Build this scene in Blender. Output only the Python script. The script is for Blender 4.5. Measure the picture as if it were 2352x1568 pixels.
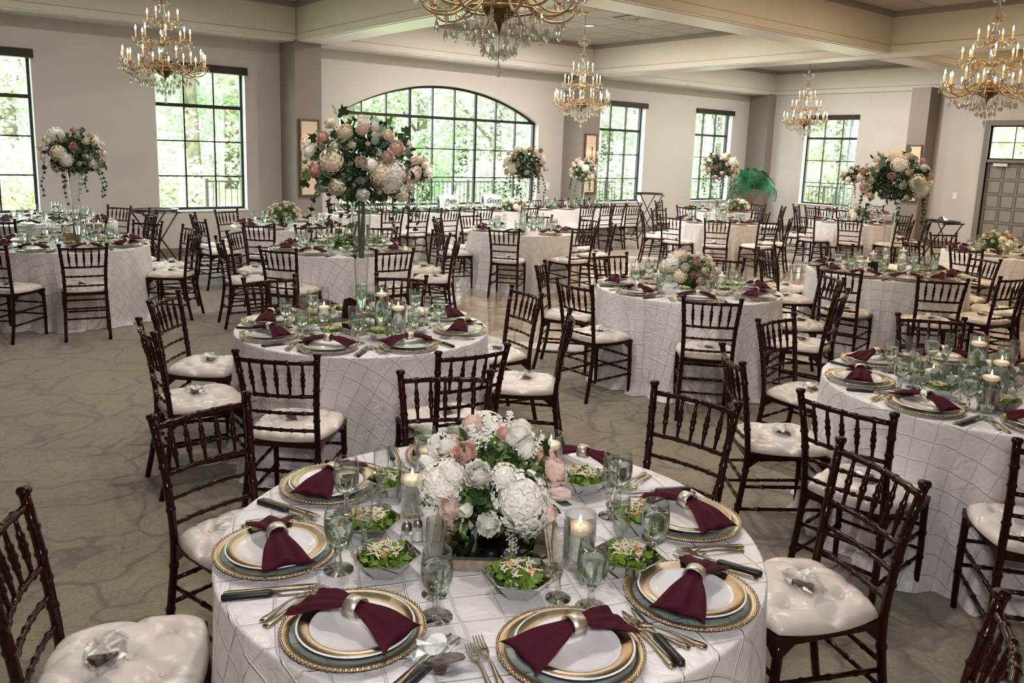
import bpy, math, random
import numpy as np
from mathutils import Matrix, Vector
for _o in list(bpy.data.objects):
    bpy.data.objects.remove(_o)
SC = bpy.context.scene
COL = SC.collection
R = math.radians
PI = math.pi

# ------------------------------------------------------------------ camera
F_PX, PITCH, ROLL, EYE, YAW = 1885.66, 0.1790, 0.0311, 1.8556, 0.6745
PPX, PPY = 1152.2, 688.1
fw = np.array([math.sin(YAW)*math.cos(PITCH), math.cos(YAW)*math.cos(PITCH), -math.sin(PITCH)])
rt = np.array([math.cos(YAW), -math.sin(YAW), 0.0])
up = np.cross(rt, fw)
cR, sR = math.cos(ROLL), math.sin(ROLL)
AX = cR*rt + sR*up
AY = -sR*rt + cR*up
CO = np.array([0.0, 0.0, EYE])
cam = bpy.data.cameras.new('camera')
cam.sensor_width = 36.0
cam.lens = F_PX*36.0/2352.0
cam.shift_x = (1176-PPX)/2352.0
cam.shift_y = (PPY-784)/2352.0
cam.clip_start = 0.05
cam.clip_end = 400
cam_o = bpy.data.objects.new('camera', cam)
COL.objects.link(cam_o)
cam_o.matrix_world = Matrix(((AX[0], AY[0], -fw[0], 0), (AX[1], AY[1], -fw[1], 0), (AX[2], AY[2], -fw[2], EYE), (0, 0, 0, 1)))
SC.camera = cam_o


def ray(px, py):
    return AX*(px-PPX)/F_PX + AY*(PPY-py)/F_PX + fw


def at_z(px, py, z):
    r = ray(px, py)
    return CO + r*(z-EYE)/r[2]


def at_xy(px, py, x, y):
    """point on the pixel's ray that is as far out as (x, y)"""
    r = ray(px, py)
    return CO + r*math.hypot(x, y)/math.hypot(r[0], r[1])


def to_px(p):
    d = np.array(p, float)-CO
    z = d@fw
    return PPX+F_PX*(d@AX)/z, PPY-F_PX*(d@AY)/z, z


# ------------------------------------------------------------------ world, sun, flash, exposure
world = bpy.data.worlds.new('world')
SC.world = world
world.use_nodes = True
wn = world.node_tree
bg = wn.nodes['Background']
bg.inputs[0].default_value = (0.86, 0.95, 1.0, 1)     # bright hazy overcast
bg.inputs[1].default_value = 9.0


def lamp(name, kind, loc, energy, color, size=0.1, rot=None, shape=None, spread=None):
    l = bpy.data.lights.new(name, kind)
    l.energy = energy
    l.color = color
    if kind == 'AREA':
        l.size = size
        if shape:
            l.shape = shape
        if spread:
            l.spread = spread
    elif kind == 'SUN':
        l.angle = size
    else:
        l.shadow_soft_size = size
    o = bpy.data.objects.new(name, l)
    COL.objects.link(o)
    o.location = loc
    if rot:
        o.rotation_euler = rot
    return o


lamp('sun', 'SUN', (0, -20, 30), 10.0, (1.0, 0.96, 0.86), R(4), (R(48), 0, R(-25)))
# the photographer's flash, beside the lens
lamp('camera_flash', 'POINT', (0.05, -0.05, 2.12), 100, (1.0, 0.965, 0.96), 0.10)
SC.view_settings.view_transform = 'Standard'
SC.view_settings.look = 'None'
SC.view_settings.gamma = 1
SC.view_settings.use_curve_mapping = False
SC.view_settings.exposure = 0.30
cy = SC.cycles
cy.max_bounces = 10
cy.diffuse_bounces = 4
cy.glossy_bounces = 4
cy.transmission_bounces = 8
cy.transparent_max_bounces = 40
cy.sample_clamp_indirect = 6.0
cy.sample_clamp_direct = 20.0
cy.caustics_refractive = True
cy.caustics_reflective = False
cy.use_adaptive_sampling = True
cy.adaptive_threshold = 0.02
cy.use_denoising = True

# ------------------------------------------------------------------ materials
MAT = {}


def lin(c):
    return tuple(((v/255.0)/12.92 if v/255.0 <= 0.04045 else ((v/255.0+0.055)/1.055)**2.4) for v in c)


def mat(name, color, rough=0.5, metal=0.0, var=0.0, vscale=8.0, bump=0.0, bscale=60.0, coat=0.0, emit=None, estr=0.0,
        sheen=0.0, spec=0.5, trans=0.0, ior=1.45, rnd=0.0, sss=0.0):
    m = bpy.data.materials.new(name)
    m.use_nodes = True
    nt = m.node_tree
    b = nt.nodes['Principled BSDF']
    c = tuple(color)+(1,)
    b.inputs['Base Color'].default_value = c
    b.inputs['Roughness'].default_value = rough
    b.inputs['Metallic'].default_value = metal
    b.inputs['Coat Weight'].default_value = coat
    b.inputs['Coat Roughness'].default_value = 0.05
    b.inputs['Sheen Weight'].default_value = sheen
    b.inputs['Specular IOR Level'].default_value = spec
    b.inputs['Transmission Weight'].default_value = trans
    b.inputs['IOR'].default_value = ior
    if sss:
        b.inputs['Subsurface Weight'].default_value = sss
        b.inputs['Subsurface Radius'].default_value = (0.02, 0.012, 0.008)
    if emit:
        b.inputs['Emission Color'].default_value = tuple(emit)+(1,)
        b.inputs['Emission Strength'].default_value = estr
    tc = nt.nodes.new('ShaderNodeTexCoord')
    if var or rnd:
        mx = nt.nodes.new('ShaderNodeMix')
        mx.data_type = 'RGBA'
        mx.blend_type = 'MULTIPLY'
        mx.inputs[0].default_value = 1
        mx.inputs[6].default_value = c
        mr = nt.nodes.new('ShaderNodeMapRange')
        if var:
            n = nt.nodes.new('ShaderNodeTexNoise')
            n.inputs['Scale'].default_value = vscale
            n.inputs['Detail'].default_value = 3
            nt.links.new(tc.outputs['Object'], n.inputs['Vector'])
            src = n.outputs[0]
            mr.inputs[1].default_value = 0.3
            mr.inputs[2].default_value = 0.7
            a = var
        else:
            oi = nt.nodes.new('ShaderNodeObjectInfo')
            src = oi.outputs['Random']
            a = rnd
        mr.inputs[3].default_value = 1-a
        mr.inputs[4].default_value = 1+a
        nt.links.new(src, mr.inputs[0])
        nt.links.new(mr.outputs[0], mx.inputs[7])
        nt.links.new(mx.outputs[2], b.inputs['Base Color'])
    if bump:
        n = nt.nodes.new('ShaderNodeTexNoise')
        n.inputs['Scale'].default_value = bscale
        n.inputs['Detail'].default_value = 4
        bp = nt.nodes.new('ShaderNodeBump')
        bp.inputs['Strength'].default_value = 1.0
        bp.inputs['Distance'].default_value = bump
        nt.links.new(tc.outputs['Object'], n.inputs['Vector'])
        nt.links.new(n.outputs[0], bp.inputs['Height'])
        nt.links.new(bp.outputs[0], b.inputs['Normal'])
    MAT[name] = m
    return m


def thin_glass(name, tint=(1, 1, 1), edge=(0.55, 0.6, 0.6), rough=0.0, refl=1.0, ior=1.5, power=2.2):
    """thin-walled clear glass: sees through face-on, mirrors and darkens towards its edges"""
    m = bpy.data.materials.new(name)
    m.use_nodes = True
    nt = m.node_tree
    nt.nodes.clear()
    out = nt.nodes.new('ShaderNodeOutputMaterial')
    tr = nt.nodes.new('ShaderNodeBsdfTransparent')
    gl = nt.nodes.new('ShaderNodeBsdfGlossy')
    gl.inputs['Roughness'].default_value = rough
    gl.inputs['Color'].default_value = (1, 1, 1, 1)
    lw = nt.nodes.new('ShaderNodeLayerWeight')
    lw.inputs['Blend'].default_value = 0.5
    pw = nt.nodes.new('ShaderNodeMath')
    pw.operation = 'POWER'
    pw.inputs[1].default_value = power
    nt.links.new(lw.outputs['Facing'], pw.inputs[0])
    mc = nt.nodes.new('ShaderNodeMix')
    mc.data_type = 'RGBA'
    mc.inputs[6].default_value = tuple(tint)+(1,)
    mc.inputs[7].default_value = tuple(edge)+(1,)
    nt.links.new(pw.outputs[0], mc.inputs[0])
    nt.links.new(mc.outputs[2], tr.inputs['Color'])
    p5 = nt.nodes.new('ShaderNodeMath')
    p5.operation = 'POWER'
    p5.inputs[1].default_value = 4.0
    nt.links.new(lw.outputs['Facing'], p5.inputs[0])
    mu = nt.nodes.new('ShaderNodeMath')
    mu.operation = 'MULTIPLY_ADD'
    mu.use_clamp = True
    mu.inputs[1].default_value = 0.75
    mu.inputs[2].default_value = 0.045*refl
    nt.links.new(p5.outputs[0], mu.inputs[0])
    mx = nt.nodes.new('ShaderNodeMixShader')
    nt.links.new(mu.outputs[0], mx.inputs[0])
    nt.links.new(tr.outputs[0], mx.inputs[1])
    nt.links.new(gl.outputs[0], mx.inputs[2])
    nt.links.new(mx.outputs[0], out.inputs[0])
    MAT[name] = m
    return m


def glass(name, color=(1, 1, 1), ior=1.5, rough=0.0):
    m = bpy.data.materials.new(name)
    m.use_nodes = True
    nt = m.node_tree
    nt.nodes.clear()
    out = nt.nodes.new('ShaderNodeOutputMaterial')
    g = nt.nodes.new('ShaderNodeBsdfGlass')
    g.inputs['Color'].default_value = tuple(color)+(1,)
    g.inputs['IOR'].default_value = ior
    g.inputs['Roughness'].default_value = rough
    nt.links.new(g.outputs[0], out.inputs[0])
    MAT[name] = m
    return m


mat('wall_paint', lin((198, 190, 183)), 0.85, var=0.02, vscale=3, bump=0.0006, bscale=220)
mat('pillar_paint', lin((136, 124, 116)), 0.8, var=0.03, vscale=3, bump=0.0006, bscale=220)
mat('beam_paint', lin((206, 198, 184)), 0.7, var=0.02, vscale=2)
mat('soffit_paint', lin((222, 219, 214)), 0.35, var=0.02, vscale=2)
mat('shade_and_joint_brown', lin((120, 100, 78)), 0.8)  # brown of the painted shadow line, also floor joints and vent back
mat('crown', lin((150, 143, 140)), 0.6)
mat('ceiling_tile', lin((165, 158, 152)), 0.9, rnd=0.05, bump=0.002, bscale=90)
mat('ceiling_grid', lin((84, 78, 74)), 0.7)
mat('baseboard', lin((118, 108, 100)), 0.5)
mat('window_frame', lin((34, 30, 28)), 0.35)
mat('blind_box', lin((44, 32, 28)), 0.6)
mat('sill_white', lin((226, 226, 228)), 0.4)
mat('door_paint', lin((122, 116, 108)), 0.5)
mat('door_panel', lin((140, 134, 126)), 0.5)
mat('steel', lin((190, 188, 184)), 0.25, metal=1)
mat('plate_plastic', lin((228, 224, 216)), 0.4)
mat('wood', (0.020, 0.0030, 0.0024), 0.15, coat=0.0, spec=0.32)
mat('black_wood', (0.012, 0.008, 0.008), 0.28, coat=0.3)
mat('cushion', lin((219, 207, 198)), 0.30, bump=0.0015, bscale=30, spec=0.5)
mat('napkin', (0.058, 0.006, 0.016), 0.8, sheen=0.0, spec=0.15, bump=0.0006, bscale=400, var=0.12, vscale=25)
mat('gold', lin((222, 200, 166)), 0.28, metal=1, bump=0.0005, bscale=300)
mat('silver_gold', lin((214, 198, 170)), 0.2, metal=1)
mat('ring_silver', lin((228, 218, 204)), 0.3, metal=0.8)
mat('antique_gold', lin((172, 144, 108)), 0.32, metal=0.85, var=0.25, vscale=14)
mat('antique_dark', lin((98, 72, 42)), 0.35, metal=0.8, var=0.3, vscale=14)
mat('porcelain', lin((238, 236, 236)), 0.12, coat=0.5)
mat('knife_black', (0.015, 0.013, 0.013), 0.4)
mat('wax', lin((255, 236, 214)), 0.5, emit=(1.0, 0.60, 0.34), estr=0.35, sss=0.3)  # wax glows by itself; flame light is put into the material
mat('flame', (1, 0.8, 0.5), 0.5, emit=(1.0, 0.74, 0.42), estr=14)
mat('wick', (0.02, 0.015, 0.01), 0.9)
mat('bulb', (1, 0.9, 0.75), 0.3, emit=(1.0, 0.80, 0.56), estr=32)
mat('candle_sleeve', lin((238, 196, 138)), 0.45, emit=(1.0, 0.55, 0.22), estr=0.12)  # faint emission paints the bulb's glow onto the sleeve
mat('petal_white', lin((252, 249, 240)), 0.6, rnd=0.04, sss=0.25)
mat('petal_cream', lin((243, 230, 208)), 0.6, rnd=0.04, sss=0.25)
mat('petal_blush', lin((240, 214, 202)), 0.6, rnd=0.05, sss=0.25)
mat('petal_pink', lin((228, 184, 176)), 0.6, rnd=0.06, sss=0.25)
mat('petal_lilac', lin((206, 172, 180)), 0.6, sss=0.2)
mat('leaf_dark', lin((52, 74, 40)), 0.42, var=0.35, vscale=16)
mat('leaf_green', lin((92, 122, 58)), 0.45, var=0.3, vscale=16)
mat('leaf_sage', lin((128, 142, 126)), 0.6, var=0.15, vscale=16)
mat('leaf_palm', lin((38, 118, 72)), 0.4, var=0.3, vscale=5)
mat('stem', lin((88, 102, 76)), 0.6)
mat('lettuce', lin((112, 142, 50)), 0.4, var=0.45, vscale=40)
mat('cheese', lin((236, 226, 198)), 0.6)
mat('crouton', lin((206, 150, 88)), 0.8)
mat('stone_urn', lin((142, 128, 110)), 0.8, var=0.2, vscale=9, bump=0.003, bscale=30)
mat('soil', lin((58, 44, 34)), 0.95)
mat('frame_wood', lin((86, 66, 54)), 0.45)
mat('panel_plaster', lin((214, 190, 162)), 0.7, var=0.06, vscale=5)
mat('bronze', (0.03, 0.018, 0.012), 0.4, metal=0.6)
mat('card', lin((150, 122, 92)), 0.8)
mat('paper', lin((240, 236, 228)), 0.8)
mat('ink', (0.03, 0.028, 0.05), 0.6)
mat('chocolate', lin((74, 52, 42)), 0.45, var=0.3, vscale=60)
mat('mirror', (0.9, 0.9, 0.9), 0.02, metal=1)
mat('silver_ornate', lin((172, 162, 146)), 0.35, metal=0.8, var=0.2, vscale=60, bump=0.003, bscale=90)
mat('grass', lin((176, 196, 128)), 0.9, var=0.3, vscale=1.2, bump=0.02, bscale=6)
mat('patio', lin((196, 190, 178)), 0.8, var=0.05, vscale=2)
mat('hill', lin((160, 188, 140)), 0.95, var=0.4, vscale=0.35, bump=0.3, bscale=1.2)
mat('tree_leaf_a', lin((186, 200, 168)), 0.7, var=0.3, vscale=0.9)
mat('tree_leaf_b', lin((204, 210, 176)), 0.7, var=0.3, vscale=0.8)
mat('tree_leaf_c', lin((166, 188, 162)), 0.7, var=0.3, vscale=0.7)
mat('bark', lin((104, 96, 84)), 0.9, var=0.3, vscale=6)
mat('rail_black', (0.02, 0.02, 0.022), 0.4)
mat('white_cloth', lin((236, 232, 232)), 0.6, sheen=0.2)
mat('vent_metal', lin((190, 182, 172)), 0.5)
mat('lamp_glow', (1, 1, 1), 0.5, emit=(1.0, 0.95, 0.86), estr=6)
mat('roof_paint', lin((170, 165, 158)), 0.9)
thin_glass('clear_glass', (0.985, 0.99, 0.99), (0.50, 0.54, 0.53), refl=1.7, power=3.2)
thin_glass('water_skin', (0.93, 0.96, 0.94), (0.72, 0.78, 0.75), refl=1.2, power=2.5)
thin_glass('pane_glass', (0.93, 1.0, 0.97), (0.85, 0.92, 0.9), refl=0.8)
thin_glass('cellophane', (0.94, 0.95, 0.96), (0.82, 0.84, 0.85), rough=0.18, refl=1.6)
thin_glass('charger_glass', (0.92, 0.95, 0.94), (0.8, 0.86, 0.84), refl=1.2)
glass('water', (0.93, 0.985, 0.96), 1.33)
glass('stem_glass', (1.0, 1.0, 1.0), 1.5)
glass('bowl_glass', (0.97, 1.0, 0.99), 1.45)
glass('crystal', (1.0, 0.99, 0.97), 1.5)
_nt = MAT['crystal'].node_tree
_g = [q for q in _nt.nodes if q.type == 'BSDF_GLASS'][0]
_gl = _nt.nodes.new('ShaderNodeBsdfGlossy')
_gl.inputs['Roughness'].default_value = 0.08
_tr = _nt.nodes.new('ShaderNodeBsdfTransparent')
_m1 = _nt.nodes.new('ShaderNodeMixShader')
_m1.inputs[0].default_value = 0.5
_m2 = _nt.nodes.new('ShaderNodeMixShader')
_m2.inputs[0].default_value = 0.40
_nt.links.new(_g.outputs[0], _m1.inputs[1])
_nt.links.new(_tr.outputs[0], _m1.inputs[2])
_nt.links.new(_m1.outputs[0], _m2.inputs[1])
_nt.links.new(_gl.outputs[0], _m2.inputs[2])
_nt.links.new(_m2.outputs[0], [q for q in _nt.nodes if q.type == 'OUTPUT_MATERIAL'][0].inputs[0])


def cloth_material():
    m = bpy.data.materials.new('pintuck_cloth')
    m.use_nodes = True
    nt = m.node_tree
    b = nt.nodes['Principled BSDF']
    b.inputs['Roughness'].default_value = 0.33
    b.inputs['Sheen Weight'].default_value = 0.25
    L = nt.links.new
    uv = nt.nodes.new('ShaderNodeTexCoord')
    wob = nt.nodes.new('ShaderNodeTexNoise')
    wob.inputs['Scale'].default_value = 5.0
    wob.inputs['Detail'].default_value = 1
    L(uv.outputs['UV'], wob.inputs['Vector'])
    sub = nt.nodes.new('ShaderNodeVectorMath')
    sub.operation = 'MULTIPLY_ADD'
    sub.inputs[1].default_value = (0.035, 0.035, 0)
    L(wob.outputs['Color'], sub.inputs[0])
    L(uv.outputs['UV'], sub.inputs[2])
    rot = nt.nodes.new('ShaderNodeMapping')
    rot.inputs['Rotation'].default_value = (0, 0, R(27))
    rot.inputs['Scale'].default_value = (1/0.105, 1/0.105, 1)
    L(sub.outputs[0], rot.inputs['Vector'])
    sep = nt.nodes.new('ShaderNodeSeparateXYZ')
    L(rot.outputs[0], sep.inputs[0])
    masks = []
    for k in (0, 1):
        fr = nt.nodes.new('ShaderNodeMath')
        fr.operation = 'PINGPONG'
        fr.inputs[1].default_value = 0.5
        L(sep.outputs[k], fr.inputs[0])
        mr = nt.nodes.new('ShaderNodeMapRange')
        mr.interpolation_type = 'SMOOTHSTEP'
        mr.inputs[1].default_value = 0.0
        mr.inputs[2].default_value = 0.045
        mr.inputs[3].default_value = 1.0 if k else 0.7
        mr.inputs[4].default_value = 0.0
        L(fr.outputs[0], mr.inputs[0])
        masks.append(mr)
    mxm = nt.nodes.new('ShaderNodeMath')
    mxm.operation = 'MAXIMUM'
    L(masks[0].outputs[0], mxm.inputs[0])
    L(masks[1].outputs[0], mxm.inputs[1])
    col = nt.nodes.new('ShaderNodeMix')
    col.data_type = 'RGBA'
    col.inputs[6].default_value = lin((224, 219, 220))+(1,)
    col.inputs[7].default_value = lin((250, 246, 244))+(1,)
    L(mxm.outputs[0], col.inputs[0])
    L(col.outputs[2], b.inputs['Base Color'])
    cr = nt.nodes.new('ShaderNodeTexNoise')
    cr.inputs['Scale'].default_value = 16
    cr.inputs['Detail'].default_value = 3
    cr.inputs['Distortion'].default_value = 1.2
    L(uv.outputs['UV'], cr.inputs['Vector'])
    ad = nt.nodes.new('ShaderNodeMath')
    ad.operation = 'MULTIPLY_ADD'
    ad.inputs[1].default_value = 1.1
    L(cr.outputs[0], ad.inputs[0])
    L(mxm.outputs[0], ad.inputs[2])
    bp = nt.nodes.new('ShaderNodeBump')
    bp.inputs['Distance'].default_value = 0.008
    bp.inputs['Strength'].default_value = 0.8
    L(ad.outputs[0], bp.inputs['Height'])
    L(bp.outputs[0], b.inputs['Normal'])
    MAT['cloth'] = m


def carpet_material():
    m = bpy.data.materials.new('carpet_pile')
    m.use_nodes = True
    nt = m.node_tree
    b = nt.nodes['Principled BSDF']
    b.inputs['Roughness'].default_value = 0.95
    b.inputs['Sheen Weight'].default_value = 0.6
    b.inputs['Sheen Roughness'].default_value = 0.45
    L = nt.links.new
    tc = nt.nodes.new('ShaderNodeTexCoord')
    nz = nt.nodes.new('ShaderNodeTexNoise')
    nz.inputs['Scale'].default_value = 1.7
    nz.inputs['Detail'].default_value = 4
    L(tc.outputs['Object'], nz.inputs['Vector'])
    ma = nt.nodes.new('ShaderNodeVectorMath')
    ma.operation = 'MULTIPLY_ADD'
    ma.inputs[1].default_value = (0.85, 0.85, 0)
    L(nz.outputs['Color'], ma.inputs[0])
    L(tc.outputs['Object'], ma.inputs[2])
    prev = None
    for sc_, w, a in ((2.1, 0.05, 0.8), (4.6, 0.045, 0.45), (9.0, 0.06, 0.28)):
        v = nt.nodes.new('ShaderNodeTexVoronoi')
        v.feature = 'DISTANCE_TO_EDGE'
        v.inputs['Scale'].default_value = sc_
        L(ma.outputs[0], v.inputs['Vector'])
        mr = nt.nodes.new('ShaderNodeMapRange')
        mr.interpolation_type = 'SMOOTHSTEP'
        mr.inputs[1].default_value = 0.0
        mr.inputs[2].default_value = w
        mr.inputs[3].default_value = a
        mr.inputs[4].default_value = 0.0
        L(v.outputs['Distance'], mr.inputs[0])
        if prev is None:
            prev = mr.outputs[0]
        else:
            mm = nt.nodes.new('ShaderNodeMath')
            mm.operation = 'MAXIMUM'
            L(prev, mm.inputs[0])
            L(mr.outputs[0], mm.inputs[1])
            prev = mm.outputs[0]
    fib = nt.nodes.new('ShaderNodeTexNoise')
    fib.inputs['Scale'].default_value = 60
    fib.inputs['Detail'].default_value = 7
    fib.inputs['Roughness'].default_value = 0.75
    L(tc.outputs['Object'], fib.inputs['Vector'])
    c1 = nt.nodes.new('ShaderNodeMix')
    c1.data_type = 'RGBA'
    c1.inputs[6].default_value = lin((50, 41, 28))+(1,)
    c1.inputs[7].default_value = lin((176, 156, 122))+(1,)
    L(fib.outputs[0], c1.inputs[0])
    c2 = nt.nodes.new('ShaderNodeMix')
    c2.data_type = 'RGBA'
    c2.inputs[7].default_value = lin((74, 66, 56))+(1,)
    L(prev, c2.inputs[0])
    L(c1.outputs[2], c2.inputs[6])
    L(c2.outputs[2], b.inputs['Base Color'])
    bp = nt.nodes.new('ShaderNodeBump')
    bp.inputs['Distance'].default_value = 0.004
    L(fib.outputs[0], bp.inputs['Height'])
    L(bp.outputs[0], b.inputs['Normal'])
    MAT['carpet'] = m


def marble_material(name, c0, c1, vein):
    m = bpy.data.materials.new(name)
    m.use_nodes = True
    nt = m.node_tree
    b = nt.nodes['Principled BSDF']
    b.inputs['Roughness'].default_value = 0.07
    b.inputs['Coat Weight'].default_value = 0.5
    L = nt.links.new
    tc = nt.nodes.new('ShaderNodeTexCoord')
    oi = nt.nodes.new('ShaderNodeObjectInfo')
    ad = nt.nodes.new('ShaderNodeVectorMath')
    ad.operation = 'ADD'
    cm = nt.nodes.new('ShaderNodeMath')
    cm.operation = 'MULTIPLY'
    cm.inputs[1].default_value = 40
    L(oi.outputs['Random'], cm.inputs[0])
    L(tc.outputs['Object'], ad.inputs[0])
    L(cm.outputs[0], ad.inputs[1])
    n = nt.nodes.new('ShaderNodeTexNoise')
    n.inputs['Scale'].default_value = 2.2
    n.inputs['Detail'].default_value = 5
    n.inputs['Distortion'].default_value = 1.6
    L(ad.outputs[0], n.inputs['Vector'])
    rp = nt.nodes.new('ShaderNodeValToRGB')
    rp.color_ramp.elements[0].position = 0.32
    rp.color_ramp.elements[0].color = tuple(c0)+(1,)
    rp.color_ramp.elements[1].position = 0.62
    rp.color_ramp.elements[1].color = tuple(c1)+(1,)
    e = rp.color_ramp.elements.new(0.5)
    e.color = tuple(vein)+(1,)
    L(n.outputs[0], rp.inputs[0])
    L(rp.outputs[0], b.inputs['Base Color'])
    MAT[name] = m


cloth_material()
carpet_material()
marble_material('marble_tile', lin((166, 150, 132)), lin((204, 190, 172)), lin((184, 168, 148)))
marble_material('marble_border', lin((222, 218, 212)), lin((236, 234, 230)), lin((228, 224, 220)))

# ------------------------------------------------------------------ mesh helpers


class MB:
    """collects shapes; build() makes one mesh of them"""

    def __init__(s):
        s.v, s.f, s.uv = [], [], []

    def add(s, vs, fs, M=None):
        o = len(s.v)
        if M is not None:
            vs = [tuple(M @ Vector(v)) for v in vs]
        s.v += [tuple(v) for v in vs]
        s.f += [tuple(i+o for i in f) for f in fs]
        return s

    def box(s, x0, x1, y0, y1, z0, z1, M=None):
        vs = [(x, y, z) for z in (z0, z1) for y in (y0, y1) for x in (x0, x1)]
        fs = [(0, 2, 3, 1), (4, 5, 7, 6), (0, 1, 5, 4), (2, 6, 7, 3), (0, 4, 6, 2), (1, 3, 7, 5)]
        return s.add(vs, fs, M)

    def lathe(s, prof, n=16, M=None, cap=False, ph=0.0):
        vs, fs = [], []
        for r, z in prof:
            for k in range(n):
                a = 2*PI*k/n+ph
                vs.append((r*math.cos(a), r*math.sin(a), z))
        for i in range(len(prof)-1):
            for k in range(n):
                a, b = i*n+k, i*n+(k+1) % n
                fs.append((a, b, b+n, a+n))
        if cap:
            fs.append(tuple(range(n))[::-1])
            fs.append(tuple((len(prof)-1)*n+k for k in range(n)))
        return s.add(vs, fs, M)

    def tube(s, pts, rad, n=8, cap=True, M=None):
        P = [Vector(p) for p in pts]
        if not isinstance(rad, (list, tuple)):
            rad = [rad]*len(P)
        vs, fs = [], []
        t = (P[1]-P[0]).normalized()
        u = t.orthogonal().normalized()
        for i, p in enumerate(P):
            t2 = (P[min(i+1, len(P)-1)]-P[max(i-1, 0)]).normalized()
            if t2.length == 0:
                t2 = t
            u = (u-t2*u.dot(t2)).normalized()
            w = t2.cross(u)
            for k in range(n):
                a = 2*PI*k/n
                vs.append(tuple(p+(u*math.cos(a)+w*math.sin(a))*rad[i]))
        for i in range(len(P)-1):
            for k in range(n):
                a, b = i*n+k, i*n+(k+1) % n
                fs.append((a, b, b+n, a+n))
        if cap:
            fs.append(tuple(range(n))[::-1])
            fs.append(tuple((len(P)-1)*n+k for k in range(n)))
        return s.add(vs, fs, M)

    def ball(s, c, r, n=10, m=6, sq=(1, 1, 1)):
        prof = [(max(1e-4, math.sin(PI*i/m)), -math.cos(PI*i/m)) for i in range(m+1)]
        M = Matrix.Translation(c) @ Matrix.Diagonal((r*sq[0], r*sq[1], r*sq[2], 1))
        return s.lathe(prof, n, M)

    def prism(s, poly, z0, z1, M=None):
        n = len(poly)
        vs = [(x, y, z0) for x, y in poly]+[(x, y, z1) for x, y in poly]
        fs = [tuple(range(n))[::-1], tuple(range(n, 2*n))]+[(i, (i+1) % n, (i+1) % n+n, i+n) for i in range(n)]
        return s.add(vs, fs, M)

    def mesh(s, name, m, smooth=False, uv=None):
        me = bpy.data.meshes.new(name)
        me.from_pydata(s.v, [], s.f)
        me.materials.append(MAT[m] if isinstance(m, str) else m)
        if smooth:
            me.polygons.foreach_set('use_smooth', [True]*len(me.polygons))
        if uv is not None:
            l = me.uv_layers.new(name='UVMap')
            idx = np.empty(len(me.loops), dtype=np.int32)
            me.loops.foreach_get('vertex_index', idx)
            l.data.foreach_set('uv', np.asarray(uv, dtype=np.float32)[idx].ravel())
        me.update()
        return me


def T(x, y, z):
    return Matrix.Translation((x, y, z))


def RZ(a):
    return Matrix.Rotation(a, 4, 'Z')


def place(name, data, parent=None, M=None):
    o = bpy.data.objects.new(name, data)
    COL.objects.link(o)
    if parent is not None:
        o.parent = parent
    if M is not None:
        o.matrix_basis = M
    return o


LABELS = {}


def tag(o, label, cat, group=None, kind=None):
    n = len(label.replace(',', ' ').split())
    if n > 16 or n < 4:
        print('LABEL LENGTH', n, label)
    if label in LABELS:
        print('LABEL TWICE', label)
    LABELS[label] = 1
    o['label'] = label
    o['category'] = cat
    if group:
        o['group'] = group
    if kind:
        o['kind'] = kind
    return o


def spec(name, mesh, M=None, kids=(), props=None):
    return (name, mesh, M, kids, props)


def put(sp, M, label=None, cat=None, group=None, parent=None):
    """a thing, its parts and their sub-parts; copies share mesh data"""
    o = place(sp[0], sp[1], parent, (M @ sp[2]) if (M is not None and sp[2] is not None) else (M if M is not None else sp[2]))
    if sp[4]:
        for k, v in sp[4].items():
            o[k] = v
    for c in sp[3]:
        put(c, None, parent=o)
    if label:
        tag(o, label, cat, group)
    return o


def struct(name, mesh, M=None, parent=None):
    o = place(name, mesh, parent, M)
    o['kind'] = 'structure'
    return o


def smooth_noise(rng, n, ks, amp):
    return [(k, rng.uniform(0, 2*PI), amp*rng.uniform(.6, 1.3)/(1+0.02*k)) for k in ks]

# ------------------------------------------------------------------ the room
YN, XE, XW, YS = 13.62, 19.5, -4.5, -4.0
ZC, ZS = 4.12, 3.52
TH = 0.30
SILL, HEAD, ARCH_Z, ARCH_TOP = 0.75, 3.0, 2.46, 3.07
ARX0, ARX1 = 7.04, 11.76
arc_c = (ARX0+ARX1)/2
arc_h = (ARX1-ARX0)/2
arc_r = (arc_h**2+(ARCH_TOP-ARCH_Z)**2)/(2*(ARCH_TOP-ARCH_Z))


def arch_z(x):
    return ARCH_TOP-arc_r+math.sqrt(max(0, arc_r**2-(x-arc_c)**2))


def wall_with_openings(a0, a1, holes, z0, z1):
    """vertical-wall pieces in (along, z) space, holes = (a0, a1, z0, z1) sorted"""
    out = []
    a = a0
    for h0, h1, b0, b1 in holes:
        out.append((a, h0, z0, z1))
        if b0 > z0:
            out.append((h0, h1, z0, b0))
        if b1 is not None and b1 < z1:
            out.append((h0, h1, b1, z1))
        a = h1
    out.append((a, a1, z0, z1))
    return out


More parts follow.
